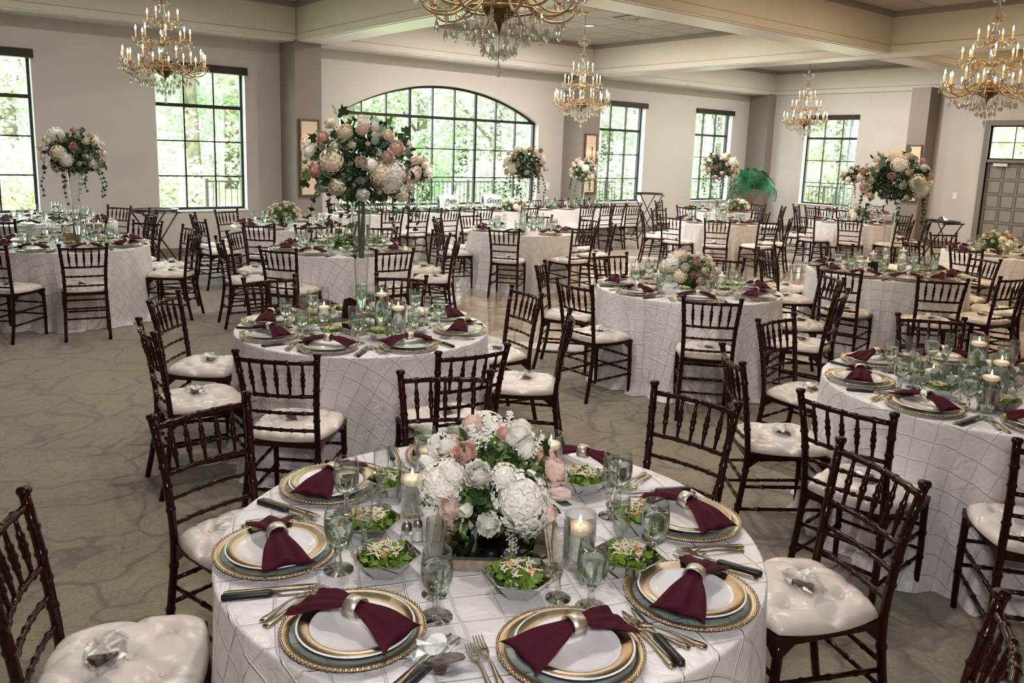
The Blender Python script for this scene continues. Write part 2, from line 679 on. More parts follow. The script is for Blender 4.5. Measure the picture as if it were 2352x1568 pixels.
NW = [(0.77, 2.21), (3.88, 5.32), (13.58, 15.12), (16.99, 18.50)]
mb = MB()
holes = [(0.77, 2.21, SILL, HEAD), (3.88, 5.32, SILL, HEAD), (ARX0, ARX1, SILL, None), (13.58, 15.12, SILL, HEAD), (16.99, 18.50, SILL, HEAD)]
for a0, a1, z0, z1 in wall_with_openings(XW-TH, XE+TH, holes, -0.02, ZC+.1):
    mb.box(a0, a1, YN, YN+TH, z0, z1)
NSEG = 36
for i in range(NSEG):
    xa, xb = ARX0+(ARX1-ARX0)*i/NSEG, ARX0+(ARX1-ARX0)*(i+1)/NSEG
    za, zb = arch_z(xa), arch_z(xb)
    zt = ZC+.1
    mb.add([(xa, YN, za), (xb, YN, zb), (xb, YN, zt), (xa, YN, zt), (xa, YN+TH, za), (xb, YN+TH, zb), (xb, YN+TH, zt), (xa, YN+TH, zt)],
           [(0, 1, 2, 3), (7, 6, 5, 4), (0, 4, 5, 1)])
struct('wall_north', mb.mesh('wall_north', 'wall_paint'))
EW = (10.66, 12.10)
DY0, DY1 = 5.72, 7.66
mb = MB()
for a0, a1, z0, z1 in wall_with_openings(YS, YN, [(DY0, DY1, -0.02, 2.72), (EW[0], EW[1], SILL, HEAD-.08)], -0.02, ZC+.1):
    if a1 > a0 and z1 > z0:
        mb.box(XE, XE+TH, a0, a1, z0, z1)
struct('wall_east', mb.mesh('wall_east', 'wall_paint'))
struct('wall_west', MB().box(XW-TH, XW, YS, YN, -.02, ZC+.1).mesh('wall_west', 'wall_paint'))
struct('wall_south', MB().box(XW-TH, XE+TH, YS-TH, YS, -.02, ZC+.1).mesh('wall_south', 'wall_paint'))
struct('floor', MB().box(XW-TH, XE+TH, YS-TH, YN+TH, -.15, 0).mesh('floor', 'carpet'))
struct('roof_slab', MB().box(XW-TH, XE+TH, YS-TH, YN+TH, ZC+.1, ZC+.2).mesh('roof', 'roof_paint'))  # unseen roof slab that closes the room above the ceiling
# pillars
PIL = [('a', 5.93, 6.40, 13.02, YN), ('b', 12.48, 13.00, 13.02, YN), ('c', 19.19, XE, 13.02, YN), ('d', 19.02, XE, 8.80, 9.22), ('e', -.75, -.25, 13.02, YN)]
for _, x0, x1, y0, y1 in PIL:
    p = struct('pillar', MB().box(x0, x1, y0, y1, 0, ZS+.02).mesh('pillar', 'pillar_paint'))
    struct('baseboard', MB().box(x0-.012, x1+.012 if x1 < XE else x1, y0-.012, y1, 0.002, .13).mesh('pillar_baseboard', 'baseboard'), parent=p)


def board(name, segs, axis):
    mb = MB()
    for a0, a1 in segs:
        if axis == 'N':
            mb.box(a0, a1, YN-.015, YN, 0.002, .13)
            mb.box(a0, a1, YN-.009, YN, .13, .15)
        else:
            mb.box(XE-.015, XE, a0, a1, 0.002, .13)
            mb.box(XE-.009, XE, a0, a1, .13, .15)
    struct(name, mb.mesh(name, 'baseboard'))


board('baseboard_north', [(-.25, 5.93), (6.40, 12.48), (13.0, 19.19)], 'N')
board('baseboard_east', [(YS, DY0-.12), (DY1+.12, 8.80), (9.22, 13.02)], 'E')

# ---- beams, fascia and coffers
bx = [(-6.0, -5.4), (-.80, -.25), (5.98, 6.55), (12.75, 13.35)]
by = [(.43, 1.0), (6.60, 7.17)]


def beam(x0, x1, y0, y1):
    b = struct('beam', MB().box(x0, x1, y0, y1, ZS+.112, ZC+.09).mesh('beam', 'beam_paint'))
    g = .014
    struct('fascia_band', MB().box(x0-g, x1+g, y0-g, y1+g, ZS+.008, ZS+.104).mesh('fascia', 'beam_paint'), parent=b)
    struct('painted_shadow_line', MB().box(x0+.002, x1-.002, y0+.002, y1-.002, ZS+.104, ZS+.112).mesh('gap', 'shade_and_joint_brown'), parent=b)  # dark strip stands in for the shadow line over the band
    return b


for x0, x1 in bx[1:]:
    b = beam(x0, x1, YS, YN)
    struct('soffit', MB().box(x0+.01, x1-.01, YS, 13.04, ZS-.004, ZS+.01).box(x0+.06, x1-.06, YS, 13.04, ZS-.012, ZS-.002).mesh('soffit', 'soffit_paint'), parent=b)
for y0, y1 in by:
    xs = [XW, -.80, -.25, 5.98, 6.55, 12.75, 13.35, XE]
    for i in range(0, 8, 2):
        b = beam(xs[i]+.012, xs[i+1]-.012, y0, y1)
        struct('soffit', MB().box(xs[i]+.02, xs[i+1]-.02, y0+.01, y1-.01, ZS-.004, ZS+.01).box(xs[i]+.02, xs[i+1]-.02, y0+.06, y1-.06, ZS-.012, ZS-.002).mesh('soffit', 'soffit_paint'), parent=b)
for x0, x1 in ((XW, -.80), (-.25, 5.98), (6.55, 12.75), (13.35, XE)):
    b = beam(x0+.012, x1-.012, 13.05, YN)
    struct('soffit', MB().box(x0, x1, 13.06, YN, ZS-.004, ZS+.01).mesh('soffit', 'soffit_paint'), parent=b)
b = struct('beam', MB().box(XE-.03, XE, YS, 13.05, ZS+.112, ZC+.09).mesh('beam', 'beam_paint'))
struct('fascia_band', MB().box(XE-.045, XE, YS, 13.05, ZS-.004, ZS+.104).mesh('fascia', 'beam_paint'), parent=b)

ceiling = struct('ceiling', MB().box(XW, XE, YS, YN, ZC+.012, ZC+.09).mesh('ceiling', 'ceiling_grid'))
bays = {'A': (-.25, 5.98, 7.17, 13.05), 'B': (6.55, 12.75, 7.17, 13.05), 'C': (13.35, 19.47, 7.17, 13.05),
        'F': (-.25, 5.98, 1.0, 6.6), 'D': (6.55, 12.75, 1.0, 6.6), 'E': (13.35, 19.47, 1.0, 6.6), 'G': (XW, -.8, 1.0, 13.05)}
for k, (x0, x1, y0, y1) in bays.items():
    mb = MB()
    for a, c in ((.0, .05), (.05, .075)):
        w, zt = (.05, ZC) if a == 0 else (.03, ZC-.05)
        z0 = ZC-.05 if a == 0 else ZC-.08
        mb.box(x0, x1, y0, y0+w, z0, zt).box(x0, x1, y1-w, y1, z0, zt).box(x0, x0+w, y0+w, y1-w, z0, zt).box(x1-w, x1, y0+w, y1-w, z0, zt)
    struct('crown_moulding', mb.mesh('crown', 'crown'))
tile_me = MB().box(-.296, .296, -.296, .296, 0, .014).mesh('tile', 'ceiling_tile')
P_ = 0.61
ntile = 0
edge = MB()
for k, (x0, x1, y0, y1) in bays.items():
    if k == 'G':
        edge.box(x0, x1, y0, y1, ZC+.001, ZC+.012)
        continue
    nx, ny = int((x1-x0-.1)/P_), int((y1-y0-.1)/P_)
    ox, oy = (x0+x1)/2-nx*P_/2, (y0+y1)/2-ny*P_/2
    bays[k] = (x0, x1, y0, y1, ox, oy, nx, ny)
    for i in range(-1, nx+1):
        for j in range(-1, ny+1):
            a0, a1 = max(ox+i*P_+.014, x0+.02), min(ox+(i+1)*P_-.014, x1-.02)
            c0, c1 = max(oy+j*P_+.014, y0+.02), min(oy+(j+1)*P_-.014, y1-.02)
            if a1-a0 < .02 or c1-c0 < .02:
                continue
            u, v, w = to_px(((a0+a1)/2, (c0+c1)/2, ZC))
            full = 0 <= i < nx and 0 <= j < ny
            if full and w > 0 and -60 < u < 2410 and -60 < v < 400 and ntile < 290:
                ntile += 1
                struct('tile', tile_me, T((a0+a1)/2, (c0+c1)/2, ZC-.004), ceiling)
            else:
                edge.box(a0, a1, c0, c1, ZC-.002, ZC+.012)
e = struct('tile_field', edge.mesh('tile_field', 'ceiling_tile'), parent=ceiling)
e['kind'] = 'stuff'

# ---- recessed lights (one in view, the rest light the room) and an air vent
can_ring = MB().lathe([(.105, -.006), (.085, -.012), (.075, 0), (.075, .02)], 24).mesh('can_ring', 'plate_plastic', True)
can_lens = MB().lathe([(.001, -.002), (.075, -.002)], 24).mesh('can_lens', 'lamp_glow')
nl = 0
for k in 'BCADEF':
    x0, x1, y0, y1 = bays[k][:4]
    cx_, cy_ = (x0+x1)/2, (y0+y1)/2
    for sx in (-1, 1):
        for sy in (-1, 1):
            x, y = cx_+1.05*sx, cy_+1.0*sy
            nl += 1
            u, v, w = to_px((x, y, ZC))
            if w > 0 and -20 < u < 2372 and v > -20:
                t = place('ceiling_light', None, None, T(x, y, ZC-.006))
                tag(t, ('small round recessed ceiling light, lit, above the middle chandelier' if (k, sx, sy) == ('B', 1, 1)
                        else 'recessed ceiling light, %s %s one of the %s coffer' % (('near', 'far')[sy > 0], ('left', 'right')[sx > 0], {'A': 'upper left', 'B': 'middle', 'C': 'far right', 'D': 'near right', 'E': 'rightmost', 'F': 'nearest'}[k])), 'light')
                place('trim_ring', can_ring, t)
                place('lens', can_lens, t)
            lamp('downlight', 'AREA', (x, y, ZC-.03), {'A': 20, 'B': 78, 'C': 54, 'D': 32, 'E': 36, 'F': 32}[k], (1.0, .76, .48) if k in 'DE' else (1.0, 0.95, 0.90), .16, shape='DISK')
t = place('air_vent', None, None, T(10.62, 9.88, ZC-.008))
tag(t, 'square metal ceiling air vent with dark open louvres, near the lit recessed light', 'vent')
mb = MB()
for s_ in (.30, .23, .16, .09):
    w = .022
    for z0, z1 in ((-.02, -.008),):
        mb.box(-s_, s_, -s_, -s_+w, z0, z1).box(-s_, s_, s_-w, s_, z0, z1).box(-s_, -s_+w, -s_+w, s_-w, z0, z1).box(s_-w, s_, -s_+w, s_-w, z0, z1)
place('louvre', mb.mesh('louvre', 'vent_metal'), t)
place('duct_back', MB().box(-.29, .29, -.29, .29, -.006, -.002).mesh('duct', 'shade_and_joint_brown'), t)

# ---- windows
RV = 0.13   # frames stand this deep in the wall


def pane_grid(win, xs, zs, thick_x=(), thick_z=(), to=lambda x, y, z: (x, y, z), top=None):
    """frame, mullions, bars and one pane per light, in (along, depth, z) space"""
    def bx_(mb, a0, a1, d0, d1, z0, z1):
        p = [to(a, d, z) for z in (z0, z1) for d in (d0, d1) for a in (a0, a1)]
        mb.add(p, [(0, 2, 3, 1), (4, 5, 7, 6), (0, 1, 5, 4), (2, 6, 7, 3), (0, 4, 6, 2), (1, 3, 7, 5)])
        return mb
    x0, x1, z0, z1 = xs[0], xs[-1], zs[0], zs[-1]
    fr = MB()
    w = .045
    bx_(fr, x0, x0+w, RV, RV+.07, z0, z1 if top is None else ARCH_Z)
    bx_(fr, x1-w, x1, RV, RV+.07, z0, z1 if top is None else ARCH_Z)
    bx_(fr, x0+w, x1-w, RV, RV+.07, z0, z0+w)
    if top is None:
        bx_(fr, x0+w, x1-w, RV, RV+.07, z1-w, z1)
    else:
        n = 32
        for i in range(n):
            a, b = x0+(x1-x0)*i/n, x0+(x1-x0)*(i+1)/n
            za, zb = arch_z(a), arch_z(b)
            p = [(a, RV, za-w), (b, RV, zb-w), (b, RV, zb), (a, RV, za), (a, RV+.07, za-w), (b, RV+.07, zb-w), (b, RV+.07, zb), (a, RV+.07, za)]
            fr.add([to(*q) for q in p], [(0, 1, 2, 3), (7, 6, 5, 4), (0, 4, 5, 1), (2, 6, 7, 3)])
    place('frame', fr.mesh('frame', 'window_frame'), win)
    for i, x in enumerate(xs[1:-1]):
        h = .024 if i in thick_x else .012
        zt = z1-w if top is None else arch_z(x)-.02
        place('mullion', bx_(MB(), x-h, x+h, RV+.01, RV+.06, z0+w, zt).mesh('mullion', 'window_frame'), win)
    for i, z in enumerate(zs[1:-1]):
        h = .028 if i in thick_z else .011
        place('glazing_bar', bx_(MB(), x0+w, x1-w, RV+.012, RV+.058, z-h, z+h).mesh('bar', 'window_frame'), win)
    for i in range(len(xs)-1):
        for j in range(len(zs)-1):
            a, b, c, d = xs[i]+.006, xs[i+1]-.006, zs[j]+.006, zs[j+1]-.006
            if top is not None and j == len(zs)-2:
                pts = [(a, c), (b, c)]+[(a+(b-a)*(6-q)/6, arch_z(a+(b-a)*(6-q)/6)-.02) for q in range(7)]
            else:
                pts = [(a, c), (b, c), (b, d), (a, d)]
            me = MB().add([to(p, RV+.035, q) for p, q in pts], [tuple(range(len(pts)))]).mesh('pane', 'pane_glass')
            place('pane', me, win)


def window(n, x0, x1, to, head=HEAD, box=True):
    w = place('window_%d' % n, None)
    w['kind'] = 'structure'
    st = (x1-x0)/3
    pane_grid(w, [x0, x0+st, x0+2*st, x1], [SILL, 1.30, 1.86, 2.42, head], (), (2,), to)

    def bx_(a0, a1, d0, d1, z0, z1):
        mb = MB()
        p = [to(a, d, z) for z in (z0, z1) for d in (d0, d1) for a in (a0, a1)]
        return mb.add(p, [(0, 2, 3, 1), (4, 5, 7, 6), (0, 1, 5, 4), (2, 6, 7, 3), (0, 4, 6, 2), (1, 3, 7, 5)])
    place('sill', bx_(x0-.02, x1+.02, -.02, RV+.02, SILL-.02, SILL+.004).mesh('sill', 'sill_white'), w)
    place('jamb', bx_(x0, x0+.006, 0, RV, SILL, head).mesh('jamb', 'sill_white'), w)
    place('jamb', bx_(x1-.006, x1, 0, RV, SILL, head).mesh('jamb', 'sill_white'), w)
    place('blind_box', bx_(x0-.005, x1+.03, -.05, .06, head-.05, head+.07).mesh('blind_box', 'blind_box'), w)
    return w


north = lambda a, d, z: (a, YN+d, z)
east = lambda a, d, z: (XE+d, a, z)
window(1, 0.77, 2.21, north)
window(2, 3.88, 5.32, north)
w3 = place('window_3', None)
w3['kind'] = 'structure'
pane_grid(w3, [ARX0+(ARX1-ARX0)*i/9 for i in range(10)], [SILL, 1.30, 1.86, ARCH_Z, ARCH_TOP], (2, 5), (2,), north, top=True)
place('sill', MB().box(ARX0-.02, ARX1+.02, YN-.02, YN+RV, SILL-.02, SILL+.004).mesh('sill', 'sill_white'), w3)
window(4, 13.58, 15.12, north)
window(5, 16.99, 18.50, north)
window(6, EW[0], EW[1], east, HEAD-.08)

# ---- double door with a glazed transom
d = place('door_1', None)
d['kind'] = 'structure'
mb = MB()
for a0, a1 in ((DY1, DY1+.11), (DY0-.11, DY0)):
    mb.box(XE-.03, XE+.16, a0, a1, 0, 2.83)
mb.box(XE-.03, XE+.16, DY0, DY1, 2.72, 2.83).box(XE-.01, XE+.16, DY0, DY1, 1.94, 2.0)
place('casing', mb.mesh('casing', 'door_paint'), d)
mb = MB()
w = .03
mb.box(XE+.05, XE+.09, DY0, DY0+w, 2.0, 2.72).box(XE+.05, XE+.09, DY1-w, DY1, 2.0, 2.72).box(XE+.05, XE+.09, DY0, DY1, 2.0, 2.0+w).box(XE+.05, XE+.09, DY0, DY1, 2.72-w, 2.72)
for q in (1, 2, 3):
    y = DY0+(DY1-DY0)*q/4
    mb.box(XE+.055, XE+.085, y-.01, y+.01, 2.03, 2.69)
mb.box(XE+.055, XE+.085, DY0+w, DY1-w, 2.355, 2.372)
place('transom_frame', mb.mesh('transom', 'window_frame'), d)
for q in range(4):
    y0, y1 = DY0+(DY1-DY0)*q/4+.012, DY0+(DY1-DY0)*(q+1)/4-.012
    for z0, z1 in ((2.03, 2.352), (2.375, 2.69)):
        place('pane', MB().add([(XE+.07, y0, z0), (XE+.07, y1, z0), (XE+.07, y1, z1), (XE+.07, y0, z1)], [(0, 1, 2, 3)]).mesh('pane', 'pane_glass'), d)
LW = (DY1-DY0)/2
for q in range(2):
    y0, y1 = DY0+q*LW+.004, DY0+(q+1)*LW-.004
    leaf = place('door_leaf', MB().box(XE+.07, XE+.10, y0, y1, .01, 1.935).mesh('leaf', 'door_paint'), d)
    st = MB()
    cols, rows = 3, 6
    gw, gh = (y1-y0-.08)/cols, (1.925-.08)/rows
    st.box(XE+.052, XE+.07, y0, y0+.055, .01, 1.935).box(XE+.052, XE+.07, y1-.055, y1, .01, 1.935)
    for r in range(rows+1):
        z = .03+r*gh
        st.box(XE+.052, XE+.07, y0+.055, y1-.055, z-.02 if r else .01, z+.025)
    for c in range(1, cols):
        y = y0+.04+c*gw
        for r in range(rows):
            st.box(XE+.052, XE+.07, y-.022, y+.022, .055+r*gh, .01+(r+1)*gh)
    place('stiles', st.mesh('stiles', 'door_paint'), leaf)
    for r in range(rows):
        for c in range(cols):
            ya, yb = y0+.04+c*gw+.034, y0+.04+(c+1)*gw-.034
            za, zb = .03+r*gh+.04, .03+(r+1)*gh-.034
            place('panel', MB().box(XE+.058, XE+.071, ya, yb, za, zb).mesh('panel', 'door_panel'), leaf)
place('door_closer', MB().box(XE-.005, XE+.05, DY1-.42, DY1-.14, 1.86, 1.92).mesh('closer', 'plate_plastic'), d)
place('door_backing', MB().box(XE+.11, XE+.13, DY0, DY1, 0, 1.94).mesh('backing', 'door_paint'), d)

# wall switches
for (x, y, z, ax), lb in (((12.08, YN, 1.13, 'N'), 'white light switch plate on the wall right of the arched window'),
                          ((XE, 8.22, 1.17, 'E'), 'white light switch plate on the wall left of the panelled door')):
    M = T(x, y-.006, z) if ax == 'N' else T(x-.006, y, z) @ RZ(PI/2)
    o = place('light_switch', MB().box(-.05, .05, -.004, .005, -.075, .075).mesh('switch_plate', 'plate_plastic'), None, M)
    tag(o, lb, 'switch')
    for s_ in (-.022, .022):
        place('rocker', MB().box(s_-.014, s_+.014, -.008, -.004, -.035, .035).mesh('rocker', 'porcelain'), o)

# ---- dance floor: bordered lozenge of marble tiles, corners cut
DCX, DCY, AP, CUT = 9.5, 6.75, 3.85, 4.75


def inside(x, y, g=0.0):
    a, b = (x-DCX+y-DCY)/math.sqrt(2), (y-DCY-x+DCX)/math.sqrt(2)
    return abs(a) <= AP-g and abs(b) <= AP-g and abs(x-DCX) <= CUT-g and abs(y-DCY) <= CUT-g


def clip(poly, nx, ny, c):
    out = []
    for i in range(len(poly)):
        p, q = poly[i], poly[(i+1) % len(poly)]
        dp, dq = nx*p[0]+ny*p[1]-c, nx*q[0]+ny*q[1]-c
        if dp <= 0:
            out.append(p)
        if (dp < 0 < dq) or (dq < 0 < dp):
            t_ = dp/(dp-dq)
            out.append((p[0]+(q[0]-p[0])*t_, p[1]+(q[1]-p[1])*t_))
    return out


def oct_planes(g):
    s2 = 1/math.sqrt(2)
    pl = []
    for nx, ny, a in ((s2, s2, AP), (-s2, -s2, AP), (s2, -s2, AP), (-s2, s2, AP), (1, 0, CUT), (-1, 0, CUT), (0, 1, CUT), (0, -1, CUT)):
        pl.append((nx, ny, nx*DCX+ny*DCY+a-g))
    return pl


def oct_poly(g):
    p = [(DCX-9, DCY-9), (DCX+9, DCY-9), (DCX+9, DCY+9), (DCX-9, DCY+9)]
    for q in oct_planes(g):
        p = clip(p, *q)
    return p


dance = struct('dance_floor', MB().prism(oct_poly(0.004), .0005, .004).mesh('dance_floor', 'shade_and_joint_brown'))
po, pi_ = oct_poly(0), oct_poly(.26)
for i in range(len(po)):
    j = (i+1) % len(po)
    struct('border_strip', MB().prism([po[i], po[j], pi_[j], pi_[i]], .001, .0075).mesh('border', 'marble_border'), parent=dance)
TP = .62
pl = oct_planes(.265)
c45, s45 = math.cos(PI/4), math.sin(PI/4)
for i in range(-8, 8):
    for j in range(-8, 8):
        g = .003
        sq = [(i*TP+g, j*TP+g), ((i+1)*TP-g, j*TP+g), ((i+1)*TP-g, (j+1)*TP-g), (i*TP+g, (j+1)*TP-g)]
        p = [(DCX+a*c45-b*s45, DCY+a*s45+b*c45) for a, b in sq]
        for q in pl:
            p = clip(p, *q)
            if len(p) < 3:
                break
        if len(p) < 3:
            continue
        struct('floor_tile', MB().prism(p, .001, .0075).mesh('floor_tile', 'marble_tile'), parent=dance)

# ---- outside: ground, hill, trees, railings
struct('ground', MB().box(-60, 90, YN+TH, 90, -.5, -.12).box(XE+TH, 90, -40, YN+TH, -.5, -.12).mesh('ground', 'grass'))
struct('patio', MB().box(6, 30, YN+TH, 19.2, -.12, -.06).box(XE+TH, 26.5, -10, YN+TH, -.12, -.06).mesh('patio', 'patio'))
rng = random.Random(5)
mb = MB()
n = 40
vs, fs = [], []
for j in range(12):
    for i in range(n):
        a = R(-40+205*i/(n-1))
        rr = 46+j*4.5
        z = -.5+j*j*.12+rng.uniform(-.4, .4)
        vs.append((8+rr*math.sin(R(140)-a), 4+rr*math.cos(R(140)-a)*1.0, z))
for j in range(11):
    for i in range(n-1):
        k = j*n+i
        fs.append((k, k+1, k+n+1, k+n))
mb.add(vs, fs)
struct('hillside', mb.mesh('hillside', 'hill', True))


def crown_mesh(seed, m, leaves=9000, rx=3.0, rz=3.6):
    rg = random.Random(seed)
    mb = MB()
    cl = []
    for _ in range(34):
        a, u = rg.uniform(0, 2*PI), rg.uniform(-1, 1)
        k = math.sqrt(1-u*u)*rg.uniform(.45, 1.0)
        cl.append((rx*k*math.cos(a), rx*k*math.sin(a), rz*u, rg.uniform(.6, 1.25)))
    for _ in range(leaves):
        c = cl[rg.randrange(len(cl))]
        a, u, q = rg.uniform(0, 2*PI), rg.uniform(-1, 1), rg.uniform(.55, 1.0)**.5*c[3]
        k = math.sqrt(1-u*u)
        P = Vector((c[0]+q*k*math.cos(a), c[1]+q*k*math.sin(a), c[2]+q*u*.8))
        d1 = Vector((rg.uniform(-1, 1), rg.uniform(-1, 1), rg.uniform(-.6, .6))).normalized()
        d2 = d1.cross(Vector((rg.uniform(-1, 1), rg.uniform(-1, 1), rg.uniform(-1, 1)))).normalized()
        s_ = rg.uniform(.05, .10)
        mb.add([P-d1*s_, P+d2*s_*.55, P+d1*s_, P-d2*s_*.55], [(0, 1, 2, 3)])
    return mb.mesh('crown', m)


def trunk_mesh(seed):
    rg = random.Random(seed)
    mb = MB()
    mb.tube([(0, 0, -2.2), (.05, 0, 0), (.12, .05, 2.5), (.1, 0, 4.2)], [.24, .2, .15, .08], 8)
    for _ in range(5):
        a, z = rg.uniform(0, 2*PI), rg.uniform(-.2, 2.6)
        mb.tube([(.06, 0, z), (math.cos(a)*.9, math.sin(a)*.9, z+.9), (math.cos(a)*1.8, math.sin(a)*1.8, z+2.2)], [.07, .05, .02], 6)
    return mb.mesh('trunk', 'bark', True)


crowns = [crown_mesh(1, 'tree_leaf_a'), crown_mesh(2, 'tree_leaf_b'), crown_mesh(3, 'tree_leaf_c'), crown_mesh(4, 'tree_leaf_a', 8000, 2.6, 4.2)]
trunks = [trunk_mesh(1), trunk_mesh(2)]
kinds = ['pale green leafy tree', 'yellow green leafy tree', 'blue green dense tree', 'tall narrow green tree']
tspots = []
for i, az in enumerate(range(-2, 92, 5)):
    for row in (0, 1):
        az_ = az+(2.5 if row else 0)
        dist = (30, 39)[row]+rng.uniform(-2, 2)
        if az_ > 52:
            dist += 4
        x, y = dist*math.sin(R(az_)), dist*math.cos(R(az_))
        if y < YN+6 and x < XE+8:
            continue
        tspots.append((x, y, az_, row))
cnt = {}
for i, (x, y, az_, row) in enumerate(tspots):
    k = (i*7+row) % 4
    u, v, w = to_px((x, y, 2.5))
    if not (-150 < u < 2500):
        continue
    if u < 120:
        where = 'the leftmost window'
    elif u < 680:
        where = 'the second window'
    elif u < 1300:
        where = 'the arched window'
    elif u < 1540:
        where = 'the window right of arch'
    elif u < 1790:
        where = 'the window left of palm'
    elif u < 2100:
        where = 'the window right of palm'
    else:
        where = 'the door transom'
    key = (where, row)
    cnt[key] = cnt.get(key, 0)+1
    ordn = ['first', 'second', 'third', 'fourth', 'fifth', 'sixth', 'seventh', 'eighth'][cnt[key]-1]
    s_ = rng.uniform(1.0, 1.3)*(1.0, 1.3)[row]
    t = place('tree', None, None, T(x, y, -.12+2.2*s_) @ RZ(rng.uniform(0, 6)) @ Matrix.Diagonal((s_, s_, s_, 1)))
    tag(t, '%s, %s from left, %s row beyond %s' % (kinds[k], ordn, ('nearer', 'rear')[row], where), 'tree', 'trees beyond the windows')
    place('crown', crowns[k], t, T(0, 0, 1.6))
    place('trunk', trunks[i % 2], t)

bush_me = [crown_mesh(11, 'tree_leaf_b', 5000, .9, .5), crown_mesh(12, 'tree_leaf_a', 5000, .8, .55)]
for i, (x, y) in enumerate([(3.0, 21), (6.2, 22), (0.2, 20.5), (15.5, 19.6), (18.2, 20.5), (20.5, 19.4), (30, 15.2), (29.5, 12.6), (30.5, 18)]):
    wh = ['second window from the left', 'arched window at its left edge', 'leftmost window', 'window right of the arch', 'window left of the palm, left part', 'window left of the palm, right part',
          'window right of the palm, left part', 'window right of the palm, right part', 'right wall window, far back'][i]
    o = place('bush', bush_me[i % 2], None, T(x, y, .75) @ RZ(i) @ Matrix.Diagonal((.9, .9, .8, 1)))
    tag(o, 'low round green bush outside the %s' % wh, 'bush', 'bushes outside the windows')


def railing(p0, p1, label, z0=-.06, h=1.06):
    p0, p1 = Vector(p0), Vector(p1)
    L = (p1-p0).length
    M = T(p0.x, p0.y, z0) @ RZ(math.atan2(p1.y-p0.y, p1.x-p0.x))
    t = place('railing', None, None, M)
    tag(t, label, 'railing')
    place('top_rail', MB().box(0, L, -.025, .025, h-.04, h).mesh('top_rail', 'rail_black'), t)
    place('bottom_rail', MB().box(0, L, -.015, .015, .1, .13).mesh('bottom_rail', 'rail_black'), t)
    bal = MB().box(-.008, .008, -.008, .008, .13, h-.04).mesh('baluster', 'rail_black')
    post = MB().box(-.03, .03, -.03, .03, 0, h+.04).mesh('post', 'rail_black')
    k = int(L/.14)
    for i in range(k+1):
        if i % 13 == 0:
            place('post', post, t, T(i*L/k, 0, 0))
        else:
            place('baluster', bal, t, T(i*L/k, 0, 0))


railing((6.4, 18.8), (19.6, 18.8), 'black metal patio railing with thin balusters outside the arched window')
railing((26.3, 8.0), (26.3, 18.5), 'black metal patio railing outside the window right of the palm')
t = place('lamp_post', None, None, T(25.2, 14.0, -.06))
tag(t, 'slim dark lamp post standing outside the window right of the palm', 'lamp post')
place('pole', MB().lathe([(.10, 0), (.09, .3), (.05, .35), (.045, 3.6)], 10, cap=True).mesh('pole', 'rail_black', True), t)
place('lantern', MB().lathe([(.05, 3.6), (.14, 3.7), (.17, 4.05), (.05, 4.2), (.001, 4.3)], 8).mesh('lantern', 'rail_black'), t)
t = place('white_post', MB().lathe([(.07, 0), (.07, 1.75), (.001, 1.82)], 10).mesh('white_post', 'sill_white', True), None, T(5.7, 18.5, -.12) @ Matrix.Rotation(R(4), 4, 'Y'))
tag(t, 'slim white post standing on grass outside the second window from left', 'post')
# patio table and chairs seen through the window right of the palm
t = place('patio_table', None, None, T(24.3, 12.6, -.06))
tag(t, 'round white patio table outside the window right of the palm', 'table')
place('tabletop', MB().lathe([(.001, .70), (.55, .70), (.55, .73), (.001, .73)], 24).mesh('patio_top', 'sill_white'), t)
place('pedestal', MB().lathe([(.25, 0), (.22, .03), (.04, .06), (.04, .70)], 12).mesh('patio_ped', 'sill_white', True), t)
for k, (x, y, rz, side) in enumerate(((24.3, 11.7, 0, 'right'), (24.2, 13.5, PI, 'left'))):
    t = place('patio_chair', None, None, T(x, y, -.06) @ RZ(rz))
    tag(t, 'dark metal patio chair %s of the white patio table outside' % side, 'chair', 'patio chairs')
    place('seat', MB().box(-.22, .22, -.2, .22, .41, .44).mesh('pseat', 'rail_black'), t)
    place('backrest', MB().box(-.22, .22, -.23, -.2, .44, .9).mesh('pback', 'rail_black'), t)
    for sx in (-1, 1):
        for sy in (-1, 1):
            place('leg', MB().box(sx*.2-.012, sx*.2+.012, sy*.19-.012, sy*.19+.012, 0, .41).mesh('pleg', 'rail_black'), t)

# ------------------------------------------------------------------ ballroom chair


def interp(pts, t):
    n = len(pts)-1
    i = min(int(t*n), n-1)
    f = t*n-i
    p0, p1, p2, p3 = [Vector(pts[max(0, min(n, k))]) for k in (i-1, i, i+1, i+2)]
    return .5*((2*p1)+(p2-p0)*f+(2*p0-5*p1+4*p2-p3)*f*f+(3*p1-p0-3*p2+p3)*f**3)


def bamboo(pts, r, nodes, r1=None, n=8, extra=7, hump=.0035, swell=()):
    """turned rod with raised bamboo rings at the given positions along it"""
    L = sum((Vector(pts[i+1])-Vector(pts[i])).length for i in range(len(pts)-1))
    ts = [i/extra for i in range(extra+1)]
    for q in nodes:
        d = .006/L
        ts += [q-d*1.6, q-d*.6, q+d*.6, q+d*1.6]
    ts = sorted(t for t in ts if 0 <= t <= 1)
    P, Rr = [], []
    for t in ts:
        rr = r if r1 is None else r+(r1-r)*t
        for q in nodes:
            if abs(t-q) < .006/L*1.1:
                rr += hump
        for c, w, a in swell:
            rr += a*math.exp(-((t-c)/w)**2)
        P.append(interp(pts, t) if len(pts) > 2 else Vector(pts[0]).lerp(Vector(pts[1]), t))
        Rr.append(rr)
    return MB().tube(P, Rr, n)


def post_pts(s):
    return [(s*.186, -.262, 0), (s*.180, -.222, .2), (s*.172, -.198, .42), (s*.173, -.214, .6), (s*.183, -.238, .76), (s*.196, -.266, .893)]


